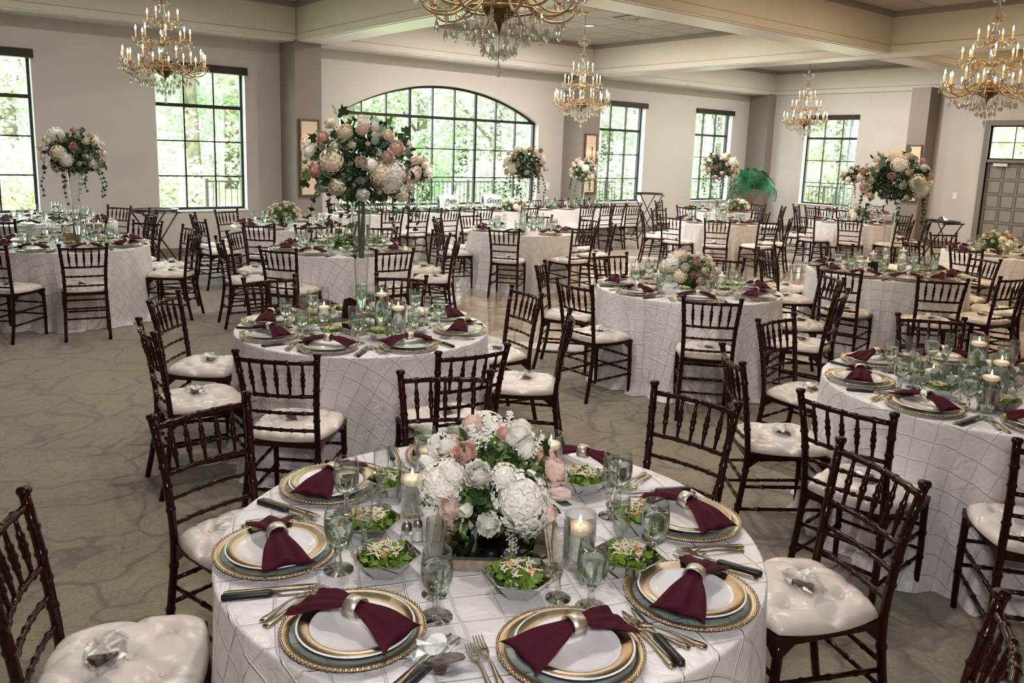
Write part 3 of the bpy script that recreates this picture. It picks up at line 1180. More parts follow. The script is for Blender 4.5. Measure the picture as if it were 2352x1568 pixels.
def post_at(z, s):
    pts = post_pts(s)
    lo, hi = 0.0, 1.0
    for _ in range(30):
        m = (lo+hi)/2
        if interp(pts, m).z < z:
            lo = m
        else:
            hi = m
    return interp(pts, lo)


chair_kids = []
for s in (-1, 1):
    mb = bamboo(post_pts(s), .0150, [.18, .34, .56, .66, .75, .85], n=9, extra=14)
    p = interp(post_pts(s), 1.0)
    mb.lathe([(.001, -.004), (.015, -.004), (.0195, .004), (.0205, .010), (.0185, .017), (.001, .020)], 10, T(p.x, p.y, p.z))
    chair_kids.append(spec('rear_post', mb.mesh('rear_post', 'wood', True)))
    chair_kids.append(spec('leg', bamboo([(s*.185, .190, 0), (s*.187, .190, .2), (s*.185, .180, .425)], .0125, [.42, .66], .0165, n=8).mesh('front_leg', 'wood', True)))
for z, rr, nod, bow in ((.862, .0115, 5, .028), (.690, .0095, 5, .022), (.602, .0085, 5, .018), (.512, .0085, 5, .014)):
    a, b = post_at(z, -1), post_at(z, 1)
    m = (a+b)/2+Vector((0, -bow, 0))
    q1, q2 = a.lerp(m, .55)+Vector((0, -bow*.25, 0)), b.lerp(m, .55)+Vector((0, -bow*.25, 0))
    chair_kids.append(spec('back_rail', bamboo([a, q1, m, q2, b], rr, [(k+1)/(nod+1) for k in range(nod)], n=8, extra=10, hump=.0028).mesh('back_rail', 'wood', True)))
for k in range(5):
    f = (k+1)/6
    def on(z, bow):
        a, b = post_at(z, -1), post_at(z, 1)
        p = a.lerp(b, f)
        return p+Vector((0, -bow*(1-(2*f-1)**2), 0))
    a, b = on(.690, .024), on(.862, .030)
    chair_kids.append(spec('spindle', bamboo([a, b], .0060, [.33, .5, .67], n=7, extra=6, hump=.0026, swell=((.5, .25, .0045),)).mesh('spindle', 'wood', True)))
for z in (.16, .275):
    for s in (-1, 1):
        a = post_at(z, s)
        chair_kids.append(spec('stretcher', bamboo([(a.x, a.y, a.z), (s*.186, .187, z+.012)], .0085, [.25, .5, .75], n=7, extra=4, hump=.0025).mesh('stretcher', 'wood', True)))
for z in (.20, .31):
    chair_kids.append(spec('stretcher', bamboo([(-.186, .187, z), (.186, .187, z)], .0085, [.25, .5, .75], n=7, extra=4, hump=.0025).mesh('stretcher', 'wood', True)))
for z in (.205, .30):
    a, b = post_at(z, -1), post_at(z, 1)
    chair_kids.append(spec('stretcher', bamboo([a, b], .0085, [.25, .5, .75], n=7, extra=4, hump=.0025).mesh('stretcher', 'wood', True)))
# seat frame (trapezoid with dropped, curved corners)
fr = MB()
fr.prism([(-.176, -.205), (.176, -.205), (.200, .195), (-.200, .195)], .420, .447)
for s in (-1, 1):
    fr.add([(s*.190, .175, .42), (s*.190, .175, .37), (s*.188, .12, .42), (s*.176, .175, .42), (s*.176, .175, .37), (s*.174, .12, .42)], [(0, 1, 2), (5, 4, 3), (0, 3, 4, 1), (1, 4, 5, 2)])
    fr.add([(s*.178, -.19, .42), (s*.178, -.19, .37), (s*.180, -.13, .42), (s*.164, -.19, .42), (s*.164, -.19, .37), (s*.166, -.13, .42)], [(0, 2, 1), (5, 3, 4), (0, 1, 4, 3), (1, 2, 5, 4)])
    fr.add([(s*.17, .192, .42), (s*.17, .192, .37), (s*.11, .194, .42), (s*.17, .178, .42), (s*.17, .178, .37), (s*.11, .18, .42)], [(0, 2, 1), (5, 3, 4), (0, 1, 4, 3), (1, 2, 5, 4)])
chair_kids.append(spec('seat_frame', fr.mesh('seat_frame', 'wood')))


def cushion_mesh(seed):
    rg = random.Random(seed)
    N = 30
    mb = MB()
    vs, fs = [], []
    but = [(-.45, -.5), (.45, -.5), (0, 0), (-.5, .48), (.5, .48), (-.9, 0), (.9, 0)]

    def pt(u, v, top):
        # squircle map of the unit square
        uu, vv = u*math.sqrt(1-.30*v*v), v*math.sqrt(1-.22*u*u)
        w = .186+.026*(vv+1)/2
        x, y = uu*w*1.06, vv*.212
        e = max(0, 1-abs(u)**5)*max(0, 1-abs(v)**5)
        if not top:
            return (x, y, .447-.002)
        z = .455+.048*e**.42
        for bu, bv in but:
            d = math.hypot(u-bu, v-bv)
            z -= .023*math.exp(-(d/.13)**2)*min(1, e*2)
        for (au, av), (cu, cv) in (((0, 0), (-.45, -.5)), ((0, 0), (.45, -.5)), ((0, 0), (-.5, .48)), ((0, 0), (.5, .48)), ((-.45, -.5), (-.9, 0)), ((.45, -.5), (.9, 0)), ((-.5, .48), (-.9, 0)), ((.5, .48), (.9, 0)),
                                   ((-.45, -.5), (-.55, -1)), ((.45, -.5), (.55, -1)), ((-.5, .48), (-.6, 1)), ((.5, .48), (.6, 1)), ((-.45, -.5), (0, -.95)), ((.45, -.5), (0, -.95)), ((-.5, .48), (0, .95)), ((.5, .48), (0, .95))):
            du, dv = cu-au, cv-av
            t = max(0, min(1, ((u-au)*du+(v-av)*dv)/(du*du+dv*dv)))
            d = math.hypot(u-au-t*du, v-av-t*dv)
            z -= .0095*math.exp(-(d/.045)**2)*min(1, e*3)
        z += .0015*math.sin(u*9+seed)*math.cos(v*11+seed*2)
        return (x, y, z)
    for j in range(N+1):
        for i in range(N+1):
            u, v = -1+2*i/N, -1+2*j/N
            u, v = math.copysign(abs(u)**.8, u), math.copysign(abs(v)**.8, v)
            vs.append(pt(u, v, True))
    for j in range(N):
        for i in range(N):
            k = j*(N+1)+i
            fs.append((k, k+1, k+N+2, k+N+1))
    ring = [i for i in range(N+1)]+[(j+1)*(N+1)+N for j in range(N)]+[N*(N+1)+N-1-i for i in range(N)]+[(N-1-j)*(N+1) for j in range(N-1)]
    b0 = len(vs)
    for k in ring:
        x, y, z = vs[k]
        vs.append((x*.97, y*.97, .4475))
    m = len(ring)
    for i in range(m):
        j = (i+1) % m
        fs.append((ring[j], ring[i], b0+i, b0+j))
    fs.append(tuple(b0+i for i in range(m))[::-1])
    mb.add(vs, fs)
    return mb.mesh('cushion', 'cushion', True)


button_me = MB().lathe([(.001, .004), (.006, .003), (.008, 0), (.006, -.003)], 10).mesh('button', 'cushion', True)
but_kids = [spec('button', button_me, T(u*.206*math.sqrt(1-.3*v*v), v*.212, .4865)) for u, v in ((-.45, -.5), (.45, -.5), (0, 0), (-.5, .48), (.5, .48))]
cush = [cushion_mesh(1), cushion_mesh(2), cushion_mesh(3)]
chair_specs = [spec('chair', None, None, [spec('cushion', c, None, but_kids)]+chair_kids) for c in cush]
far_specs = [spec('chair', None, None, [spec('cushion', c)]+chair_kids) for c in cush]

# favour: crumpled clear bag with a dark wafer bundle and a paper tag


def crumple(seed, rx, ry, rz, n=14, m=9, amp=.25):
    rg = random.Random(seed)
    vs, fs = [], []
    for i in range(m+1):
        for k in range(n):
            a, p = 2*PI*k/n, PI*i/m
            q = 1+rg.uniform(-amp, amp)
            vs.append((rx*q*math.sin(p)*math.cos(a), ry*q*math.sin(p)*math.sin(a), max(0.0, rz*(1+q*math.cos(p))*.8)))
    for i in range(m):
        for k in range(n):
            a, b = i*n+k, i*n+(k+1) % n
            fs.append((a, b, b+n, a+n))
    return MB().add(vs, fs)


favor_specs = []
for q in (1, 2):
    bag = crumple(q, .088, .050, .026)
    bag.add([(-.07, 0, .012), (-.12, -.05, .004), (-.13, 0, .022), (-.12, .045, .004)], [(0, 1, 2), (0, 2, 3)])
    wf = MB()
    for w_ in range(4):
        wf.prism([(-.034, -.006), (-.028, -.010), (.028, -.010), (.034, -.006), (.034, .006), (.028, .010), (-.028, .010), (-.034, .006)], .002+.0045*w_, .006+.0045*w_, T(-.004*w_, .003*w_, 0) @ RZ(.5-.32*w_+q))
    favor_specs.append(spec('favor_bag', None, None, [
        spec('bag', bag.mesh('bag', 'cellophane')),
        spec('wafer_bundle', wf.mesh('wafers', 'chocolate')),
        spec('name_tag', MB().lathe([(.001, 0), (.024, 0), (.024, .0012), (.001, .0012)], 20, T(.018, -.012, .034) @ Matrix.Rotation(R(-24), 4, 'X') @ Matrix.Rotation(R(14), 4, 'Y')).mesh('name_tag', 'paper')),
    ]))

# ------------------------------------------------------------------ table linen


def cloth_mesh(seed, RT=.765, ztop=.765, hem=.17, n=224):
    rg = random.Random(seed)
    comp = [(k, rg.uniform(0, 2*PI), rg.uniform(.5, 1.0)) for k in (7, 11, 14, 19, 23, 31)]
    fine = [(k, rg.uniform(0, 2*PI), rg.uniform(.3, 1.0)) for k in (37, 43, 52)]
    rings = []
    for r in (.0, .12, .24, .36, .46, .56, .66, .72, RT-.008):
        rings.append(('top', r))
    for q in (30, 60, 90):
        rings.append(('edge', R(q)))
    nd = 24
    for i in range(1, nd+1):
        rings.append(('drop', i/nd))
    vs, uv, fs = [], [], []
    for kind, t in rings:
        for k in range(n):
            a = 2*PI*k/n
            f = sum(w*math.cos(kk*a+p) for kk, p, w in comp)/2.4
            f = math.copysign(abs(f)**.8, f)
            g = sum(w*math.cos(kk*a+p) for kk, p, w in fine)/2.2
            if kind == 'top':
                r, z, s_ = max(t, .0005), ztop, t
            elif kind == 'edge':
                r, z, s_ = RT-.008+.008*math.sin(t), ztop-.008+.008*math.cos(t), RT+.012*t/R(90)
            else:
                e = t**.85
                r = RT+.012*t+hem*.22*t**1.4+e*(.046*(f-.25)+.022*g)
                z = (ztop-.008)*(1-t)+.004
                if t > .93:
                    q = (t-.93)/.07
                    r += .025*q*(1+.6*f)
                    z = max(.004, z)
                s_ = RT+.012+t*(ztop+.05)
            vs.append((r*math.cos(a), r*math.sin(a), z))
            uv.append((s_*math.cos(a), s_*math.sin(a)))
    for i in range(len(rings)-1):
        for k in range(n):
            a, b = i*n+k, i*n+(k+1) % n
            fs.append((a, a+n, b+n, b))
    return MB().add(vs, fs).mesh('tablecloth', 'cloth', True, uv)


cloths = [cloth_mesh(1), cloth_mesh(7), cloth_mesh(13)]

# ------------------------------------------------------------------ tableware
charger = spec('charger_plate', MB().lathe([(.001, .006), (.105, .006), (.118, .008), (.144, .0140), (.144, .0110), (.115, .003), (.001, .002)], 48).mesh('charger', 'charger_glass', True), None, [])
mb = MB().lathe([(.1435, .0105), (.144, .0146), (.158, .0168), (.163, .0165), (.164, .0140), (.150, .0108), (.1435, .0103)], 56)
bead = MB()
for k in range(88):
    a = 2*PI*k/88
    bead.ball((.1625*math.cos(a), .1625*math.sin(a), .0165), .0042, 5, 4)
charger_kids = [spec('gold_rim', mb.mesh('charger_rim', 'gold', True)), spec('beading', bead.mesh('beading', 'gold', True), None, [], {'kind': 'stuff'})]
charger = spec('charger_plate', charger[1], None, charger_kids)
charger_far = spec('charger_plate', charger[1], None, charger_kids[:1])
plate = spec('dinner_plate', MB().lathe([(.001, .0065), (.082, .0065), (.090, .0085), (.0985, .0135), (.132, .0185), (.135, .0178), (.134, .0160), (.098, .0108), (.085, .0022), (.060, .0010), (.001, .0028)], 48).mesh('dinner_plate', 'porcelain', True), None,
             [spec('gold_band', MB().lathe([(.1035, .0146), (.1295, .0187), (.1295, .0179), (.1035, .0138)], 48).mesh('gold_band', 'gold', True))])


def napkin_mesh(seed):
    rg = random.Random(seed)
    NS, NT = 28, 16
    vs, fs = [], []
    ph = rg.uniform(-.4, .4)
    for side in (1, -1):
        for i in range(NS+1):
            s_ = -1+2*i/NS
            q = abs(s_)
            wl = (.150 if s_ < 0 else .140)
            hw = .017+.052*max(0, (q-.10)/.9)**.75
            for k in range(NT+1):
                t = -1+2*k/NT
                fold = .0075*math.cos(t*PI*2.5+ph+(1 if s_ > 0 else 0))*min(1, q*1.6)
                zc = .040*(1-q)**1.3+.021+.009*math.exp(-((q-.55)/.3)**2)
                thick = .011*(1-t*t)**.5*(.6+.4*q)
                x = s_*wl*(1-.06*(1-t*t)*q)+.004*math.sin(t*5+seed)
                y = t*hw + .008*math.sin(s_*2.2+seed)*q
                z = zc+side*thick+fold*.6-(.006*q*abs(t))
                vs.append((x, y, max(z, .0205-.001*side) if side > 0 else max(.0195, z)))
        if side == 1:
            b0 = len(vs)
    def face(o, flip):
        for i in range(NS):
            for k in range(NT):
                a = o+i*(NT+1)+k
                f = (a, a+1, a+NT+2, a+NT+1)
                fs.append(f[::-1] if flip else f)
    face(0, True)
    face(b0, False)
    for i in range(NS):
        for k in (0, NT):
            a = i*(NT+1)+k
            f = (a, a+NT+1, b0+a+NT+1, b0+a)
            fs.append(f if k == 0 else f[::-1])
    for i in (0, NS):
        for k in range(NT):
            a = i*(NT+1)+k
            fs.append((a, a+1, b0+a+1, b0+a) if i == 0 else (a+1, a, b0+a, b0+a+1))
    return MB().add(vs, fs).mesh('napkin', 'napkin', True)


ring_mb = MB()
ringp = []
for k in range(28):
    a = 2*PI*k/28
    ringp.append((math.cos(a), math.sin(a)))
vs, fs = [], []
for x_ in (-.0175, .0175):
    for rr in (1.0, .94):
        for c_, s_ in ringp:
            vs.append((x_, c_*.0265*rr, .052+s_*.023*rr))
n_ = 28
for k in range(n_):
    k2 = (k+1) % n_
    fs += [(k, k2, 2*n_+k2, 2*n_+k), (n_+k2, n_+k, 3*n_+k, 3*n_+k2), (k2, k, n_+k, n_+k2), (2*n_+k, 2*n_+k2, 3*n_+k2, 3*n_+k)]
napkin_ring = MB().add(vs, fs).mesh('napkin_ring', 'ring_silver', True)
napkins = [spec('napkin', napkin_mesh(q), None, [spec('napkin_ring', napkin_ring)]) for q in (1, 2, 5)]


def flat_strip(sections):
    """sections: (y, half width, z, thickness)"""
    vs, fs = [], []
    for y, w, z, th in sections:
        vs += [(-w, y, z), (w, y, z), (w*.8, y, z+th), (-w*.8, y, z+th)]
    for i in range(len(sections)-1):
        a = i*4
        for k in range(4):
            b = (k+1) % 4
            fs.append((a+k, a+b, a+b+4, a+k+4))
    fs += [(3, 2, 1, 0), tuple(len(vs)-4+k for k in range(4))]
    return vs, fs


handle = [(-.105, .009, .001, .003), (-.095, .0115, .001, .004), (-.075, .0095, .0015, .004), (-.05, .006, .004, .004), (-.01, .0035, .009, .003), (.02, .003, .008, .0028)]
fk = MB().add(*flat_strip(handle+[(.032, .008, .006, .0022), (.045, .0125, .004, .0018), (.055, .0125, .003, .0016)]))
for q in range(4):
    x = -.0105+q*.007
    vs_, fs_ = flat_strip([(.054, .0021, .003, .0014), (.075, .0018, .0045, .0014), (.098, .0009, .009, .001)])
    fk.add([(a+x, b, c) for a, b, c in vs_], fs_)
fork = spec('fork', fk.mesh('fork', 'silver_gold', True))
kn = MB().add(*flat_strip([(-.115, .009, .0006, .004), (-.10, .0105, .0006, .005), (-.05, .0065, .001, .005), (-.01, .006, .0015, .004), (0, .009, .002, .002), (.06, .0105, .002, .0012), (.10, .0075, .002, .001), (.118, .002, .002, .0008)]))
table_knife = spec('table_knife', kn.mesh('table_knife', 'silver_gold', True))
sk = MB().add(*flat_strip([(-.004, .008, .003, .003), (.02, .0095, .0035, .0014), (.07, .0095, .0035, .0012), (.105, .006, .0035, .001), (.118, .0008, .0035, .0008)]))
steak_knife = spec('steak_knife', sk.mesh('knife_blade', 'steel', True), None,
                   [spec('handle', MB().add(*flat_strip([(-.122, .006, .0012, .009), (-.115, .0105, .0006, .012), (-.06, .0088, .0008, .011), (-.012, .0105, .0008, .011), (-.002, .008, .0016, .008)])).mesh('knife_handle', 'knife_black', True))])

goblet_stem = MB().lathe([(.001, .0), (.0395, .0), (.0385, .0025), (.012, .006), (.0065, .016), (.0095, .026), (.0060, .036), (.007, .050), (.012, .057), (.001, .0585)], 24).mesh('goblet_stem', 'stem_glass', True)
goblet_me = MB().lathe([(.001, .0590), (.013, .0592), (.028, .072), (.0365, .096), (.0385, .120), (.0365, .150), (.0335, .172), (.0325, .172), (.0355, .150), (.0373, .120), (.0353, .097), (.027, .074), (.010, .0615), (.001, .0605)], 28).mesh('goblet', 'clear_glass', True)
water_me = MB().lathe([(.001, .0625), (.0095, .0635), (.0262, .0752), (.0345, .0975), (.0365, .120), (.0358, .137), (.0352, .138), (.001, .138)], 24).mesh('goblet_water', 'water', True)
goblet_full = spec('water_goblet', goblet_me, None, [spec('water', water_me), spec('stem', goblet_stem)])
flute_stem = MB().lathe([(.001, 0), (.032, .0), (.031, .0025), (.009, .006), (.0045, .018), (.007, .030), (.0045, .045), (.0055, .064), (.010, .0735), (.001, .0745)], 22).mesh('flute_stem', 'stem_glass', True)
flute_me = MB().lathe([(.001, .0748), (.011, .0752), (.013, .082), (.0205, .112), (.0235, .150), (.0225, .200), (.0215, .200), (.0225, .150), (.0195, .113), (.012, .084), (.001, .0765)], 22).mesh('flute', 'clear_glass', True)
flute = spec('champagne_flute', flute_me, None, [spec('stem', flute_stem)])

bowl_me = MB().lathe([(.001, .004), (.040, .004), (.080, .050), (.083, .050), (.083, .048), (.043, 0), (.001, 0)], 6, None, False, .3).mesh('salad_bowl', 'bowl_glass')
bowl = spec('salad_bowl', bowl_me)


def salad_spec(seed):
    rg = random.Random(seed)
    lt, ch, cr = MB(), MB(), MB()
    for _ in range(64):
        a, q = rg.uniform(0, 2*PI), math.sqrt(rg.random())
        h = rg.random()
        r = (.032+.034*h)*q
        c = Vector((r*math.cos(a), r*math.sin(a), .010+.044*h+.010*(1-q)))
        d1 = Vector((rg.uniform(-1, 1), rg.uniform(-1, 1), rg.uniform(-.5, .8))).normalized()*rg.uniform(.011, .020)
        d2 = d1.cross(Vector((rg.uniform(-1, 1), rg.uniform(-1, 1), rg.uniform(.2, 1)))).normalized()*rg.uniform(.008, .014)
        b = d1.cross(d2).normalized()*.006
        lt.add([c-d1, c-d1*.2+d2+b, c+d1*.9+d2*.3, c+d1*.6-d2*.5+b, c-d1*.3-d2], [(0, 1, 4), (1, 2, 3), (1, 3, 4)])
    for _ in range(46):
        a, q = rg.uniform(0, 2*PI), math.sqrt(rg.random())*.042
        c = Vector((q*math.cos(a), q*math.sin(a), .060+.014*(1-q/.042)*rg.random()))
        d = Vector((rg.uniform(-1, 1), rg.uniform(-1, 1), rg.uniform(-.2, .3))).normalized()*rg.uniform(.006, .013)
        ch.tube([c-d, c+d], .0015, 4)
    for _ in range(2):
        a = rg.uniform(0, 2*PI)
        M = T(.028*math.cos(a), .028*math.sin(a), .058) @ Matrix.Rotation(rg.uniform(0, 2), 4, (1, 1, .5))
        cr.box(-.006, .006, -.006, .006, -.005, .005, M)
    return spec('salad', None, None, [spec('lettuce', lt.mesh('lettuce', 'lettuce'), None, [], {'kind': 'stuff'}),
                                      spec('grated_cheese', ch.mesh('grated_cheese', 'cheese'), None, [], {'kind': 'stuff'}),
                                      spec('croutons', cr.mesh('croutons', 'crouton'), None, [], {'kind': 'stuff'})])


salads = [salad_spec(q) for q in (1, 2, 3)]


def cyl_vase(h, r=.043):
    return spec('glass_cylinder', MB().lathe([(.001, 0), (r, 0), (r, h), (r-.0025, h), (r-.0025, .008), (.001, .008)], 30).mesh('cylinder', 'clear_glass', True), None,
                [spec('water', MB().lathe([(.001, .0085), (r-.003, .0085), (r-.003, h-.052), (.001, h-.052)], 26).mesh('cyl_water', 'water', True))])


cyls = {h: cyl_vase(h) for h in (.10, .15, .20, .25)}
flame_me = MB().lathe([(.0005, 0), (.0035, .004), (.0045, .009), (.003, .017), (.0005, .026)], 8).mesh('flame', 'flame', True)
candle = spec('floating_candle', MB().lathe([(.001, -.013), (.024, -.011), (.036, 0), (.037, .008), (.033, .012), (.012, .010), (.001, .009)], 24).mesh('floating_candle', 'wax', True), None,
              [spec('wick', MB().tube([(0, 0, .008), (0, 0, .016)], .001, 5).mesh('wick', 'wick')), spec('flame', flame_me, T(0, 0, .015))])
tea = spec('tea_light', MB().lathe([(.001, .002), (.019, .002), (.019, .016), (.001, .016)], 16).mesh('tea_light', 'wax', True), None, [spec('flame', flame_me, T(0, 0, .016))])

shaker = spec('salt_shaker', MB().lathe([(.001, 0), (.019, 0), (.019, .006), (.0155, .045), (.013, .05)], 10).mesh('shaker_glass', 'clear_glass'), None,
              [spec('salt', MB().lathe([(.001, .003), (.0165, .003), (.0145, .034), (.001, .034)], 10).mesh('salt', 'porcelain')),
               spec('chrome_cap', MB().lathe([(.0145, .046), (.0155, .052), (.013, .064), (.006, .071), (.001, .072)], 12).mesh('cap', 'steel', True))])


def tray_spec(a, name='mirror_tray'):
    f = MB()
    w = .034
    for x0, x1, y0, y1 in ((-a, a, -a, -a+w), (-a, a, a-w, a), (-a, -a+w, -a+w, a-w), (a-w, a, -a+w, a-w)):
        f.box(x0, x1, y0, y1, 0, .022)
    g = .008
    for x0, x1, y0, y1 in ((-a+g, a-g, -a+g, -a+w-g), (-a+g, a-g, a-w+g, a-g), (-a+g, -a+w-g, -a+w, a-w), (a-w+g, a-g, -a+w, a-w)):
        f.box(x0, x1, y0, y1, .022, .027)
    return spec(name, MB().box(-a+w, a-w, -a+w, a-w, .004, .012).mesh('mirror_plate', 'mirror'), None, [spec('frame', f.mesh('tray_frame', 'silver_ornate'))])


# ------------------------------------------------------------------ flowers


def petal(mb, c, out, up_, L, W, cup, curl, n=4, m=3, ruf=0.0, ph=0.0):
    """cupped petal: c base, out = outward dir, up_ = axis"""
    side = out.cross(up_).normalized()
    vs, fs = [], []
    for i in range(n+1):
        t = i/n
        hw = W*math.sin(PI*min(.97, .14+.78*t))
        ang = cup*(1-t)+curl*t
        p = c + (out*math.sin(ang)+up_*math.cos(ang))*0
        # integrate along the arc
        if i == 0:
            q = Vector(c)
        else:
            a = cup+(curl-cup)*(i-.5)/n
            q = q+(out*math.sin(a)+up_*math.cos(a))*(L/n)
        for k in range(m+1):
            s_ = -1+2*k/m
            r_ = ruf*math.sin(ph+s_*6)*t
            vs.append(q+side*(hw*s_)-out*(hw*.55*s_*s_)+up_*r_)
    for i in range(n):
        for k in range(m):
            a = i*(m+1)+k
            fs.append((a, a+1, a+m+2, a+m+1))
    mb.add(vs, fs)


def rose_mesh(seed, m, layers=6, open_=.75, ruf=0.0):
    rg = random.Random(seed)
    mb = MB()
    Z = Vector((0, 0, 1))
    mb.ball((0, 0, .30), .24, 10, 6, (1, 1, 1.25))
    for l in range(layers):
        f = (l+1)/layers
        k = 4 if l < 2 else 5+(l > 3)
        for i in range(k):
            a = 2*PI*(i+.5*(l % 2))/k+rg.uniform(-.2, .2)
            o = Vector((math.cos(a), math.sin(a), 0))
            petal(mb, o*(.06+.20*f)+Z*(.02), o, Z, .95-.18*f, .40+.26*f, .25+.55*f*open_, -.45+1.25*f*open_+rg.uniform(-.1, .1), 5, 4, ruf, rg.uniform(0, 6))
    return mb.mesh('bloom', m, True)


def hydrangea_mesh(seed, m, n=62):
    rg = random.Random(seed)
    mb = MB()
    mb.ball((0, 0, 0), .72, 12, 8)
    for i in range(n):
        u = 1-1.55*(i+.5)/n
        a = i*2.39996
        k = math.sqrt(max(0, 1-u*u))
        N = Vector((k*math.cos(a), k*math.sin(a), u))
        c = N*(.86+rg.uniform(-.06, .10))
        t1 = N.orthogonal().normalized()
        t2 = N.cross(t1)
        r0 = rg.uniform(0, 2)
        for p in range(4):
            b = r0+p*PI/2
            o = t1*math.cos(b)+t2*math.sin(b)
            s_ = o.cross(N)
            h = .19
            mb.add([c, c+o*h*.55+s_*h*.45+N*.05, c+o*h+N*.02, c+o*h*.55-s_*h*.45+N*.05], [(0, 1, 2, 3)])
    return mb.mesh('bloom', m)


def tulip_mesh(m):
    mb = MB()
    Z = Vector((0, 0, 1))
    for l in range(2):
        for i in range(3):
            a = 2*PI*(i+.5*l)/3
            o = Vector((math.cos(a), math.sin(a), 0))
            petal(mb, o*.05-Z*.3, o, Z, 1.5, .46, .75-.1*l, -.42, 6, 4)
    return mb.mesh('bloom', m, True)


def stock_mesh(seed, m):
    rg = random.Random(seed)
    mb = MB()
    for i in range(26):
        t = i/25
        a = i*2.4
        r = .34*(1-.75*t)
        c = Vector((r*math.cos(a), r*math.sin(a), -.6+2.2*t))
        for q in range(4):
            b = q*PI/2+a
            o = Vector((math.cos(b), math.sin(b), rg.uniform(-.4, .5))).normalized()*.22
            s_ = o.orthogonal().normalized()*.09
            mb.add([c, c+o*.6+s_, c+o, c+o*.6-s_], [(0, 1, 2, 3)])
    return mb.mesh('bloom', m)


BL = {
    'peony': rose_mesh(1, 'petal_white', 8, .62, .10), 'cream_peony': rose_mesh(2, 'petal_cream', 8, .62, .10), 'white_rose': rose_mesh(3, 'petal_white', 5, .62),
    'cream_rose': rose_mesh(4, 'petal_cream', 5, .62), 'blush_rose': rose_mesh(5, 'petal_blush', 6, .72), 'pink_rose': rose_mesh(6, 'petal_pink', 6, .8),
    'lilac_rose': rose_mesh(8, 'petal_lilac', 5, .8), 'bud': rose_mesh(7, 'petal_cream', 3, .3), 'hydrangea': hydrangea_mesh(1, 'petal_white'), 'cream_hydrangea': hydrangea_mesh(2, 'petal_cream'),
    'tulip': tulip_mesh('petal_white'), 'blush_tulip': tulip_mesh('petal_blush'), 'stock': stock_mesh(1, 'petal_white'),
}
BNAME = {k: k.replace('cream_', '').replace('white_', '').replace('blush_', '').replace('pink_', '').replace('lilac_', '') for k in BL}


def leaf_mesh(kind, m):
    if kind == 'ivy':
        out = [(0, -.1), (.35, -.18), (.62, .12), (.34, .30), (.42, .62), (.14, .55), (0, 1.0), (-.14, .55), (-.42, .62), (-.34, .30), (-.62, .12), (-.35, -.18)]
    elif kind == 'round':
        out = [(.5*math.sin(a), .5-.5*math.cos(a)) for a in [2*PI*i/10 for i in range(10)]]
    else:
        out = [(0, 0), (.16, .15), (.24, .4), (.18, .7), (0, 1.0), (-.18, .7), (-.24, .4), (-.16, .15)]
    vs = [(x, y, -.25*abs(x)+.12*math.sin(y*2.5)) for x, y in out]+[(0, .45, .14)]
    n = len(out)
    fs = [(i, (i+1) % n, n) for i in range(n)]
    return MB().add(vs, fs).mesh('leaf', m, True)


LEAF = {'ivy': leaf_mesh('ivy', 'leaf_dark'), 'round': leaf_mesh('round', 'leaf_sage'), 'long': leaf_mesh('long', 'leaf_dark'), 'bright': leaf_mesh('ivy', 'leaf_green'), 'dusty': leaf_mesh('round', 'leaf_sage')}


def orient(d, spin=0.0):
    """rotation taking +Z to d"""
    q = Vector((0, 0, 1)).rotation_difference(Vector(d).normalized())
    return q.to_matrix().to_4x4() @ RZ(spin)


def foliage_mesh(seed, rx, rz, n, size=.03, kind='mix', m='leaf_dark', inner=.35):
    rg = random.Random(seed)
    mb = MB()
    for _ in range(n):
        a, u = rg.uniform(0, 2*PI), rg.uniform(-1, 1)
        k = math.sqrt(1-u*u)
        q = rg.uniform(inner, 1.0)
        N = Vector((k*math.cos(a), k*math.sin(a), u))
        c = Vector((N.x*rx*q, N.y*rx*q, N.z*rz*q))
        d = (N+Vector((rg.uniform(-.9, .9), rg.uniform(-.9, .9), rg.uniform(-.9, .7)))).normalized()
        s_ = d.cross(N+Vector((rg.uniform(-.4, .4), rg.uniform(-.4, .4), .1))).normalized()
        L = size*rg.uniform(.7, 1.4)
        w = L*(.42 if rg.random() < .6 else .28)
        up2 = s_.cross(d)*L*.15
        mb.add([c, c+d*L*.35+s_*w+up2, c+d*L, c+d*L*.35-s_*w+up2], [(0, 1, 2, 3)])
    return mb.mesh('foliage', m)


FOL = {'tall': foliage_mesh(1, .24, .19, 900, .042), 'tall_b': foliage_mesh(2, .24, .19, 300, .045, m='leaf_sage'), 'low': foliage_mesh(3, .15, .11, 520, .03, m='leaf_green'), 'low_b': foliage_mesh(4, .15, .11, 180, .034, m='leaf_dark')}


def vine_mesh(seed, L=.28):
    rg = random.Random(seed)
    mb = MB()
    P = [Vector((0, 0, 0))]
    d = Vector((.6, rg.uniform(-.3, .3), -.3))
    for i in range(7):
        d = (d+Vector((rg.uniform(-.3, .2), rg.uniform(-.3, .3), -.42))).normalized()
        P.append(P[-1]+d*L/7)
    mb.tube(P, .0014, 4)
    lf = [(0, -.1), (.4, -.1), (.55, .25), (.25, .4), (0, .95), (-.25, .4), (-.55, .25), (-.4, -.1)]
    for i in range(1, 8):
        for q in (0, 1):
            M = T(*P[i]) @ orient(Vector((rg.uniform(-1, 1), rg.uniform(-1, 1), .6)), rg.uniform(0, 6)) @ Matrix.Diagonal((.030, .030, .030, 1))
            mb.add([(x, y, -.2*abs(x)) for x, y in lf]+[(0, .35, .1)], [(k, (k+1) % 8, 8) for k in range(8)], M)
    return mb.mesh('ivy_vine', 'leaf_dark')


vines = [vine_mesh(1), vine_mesh(2, .34), vine_mesh(3, .22)]


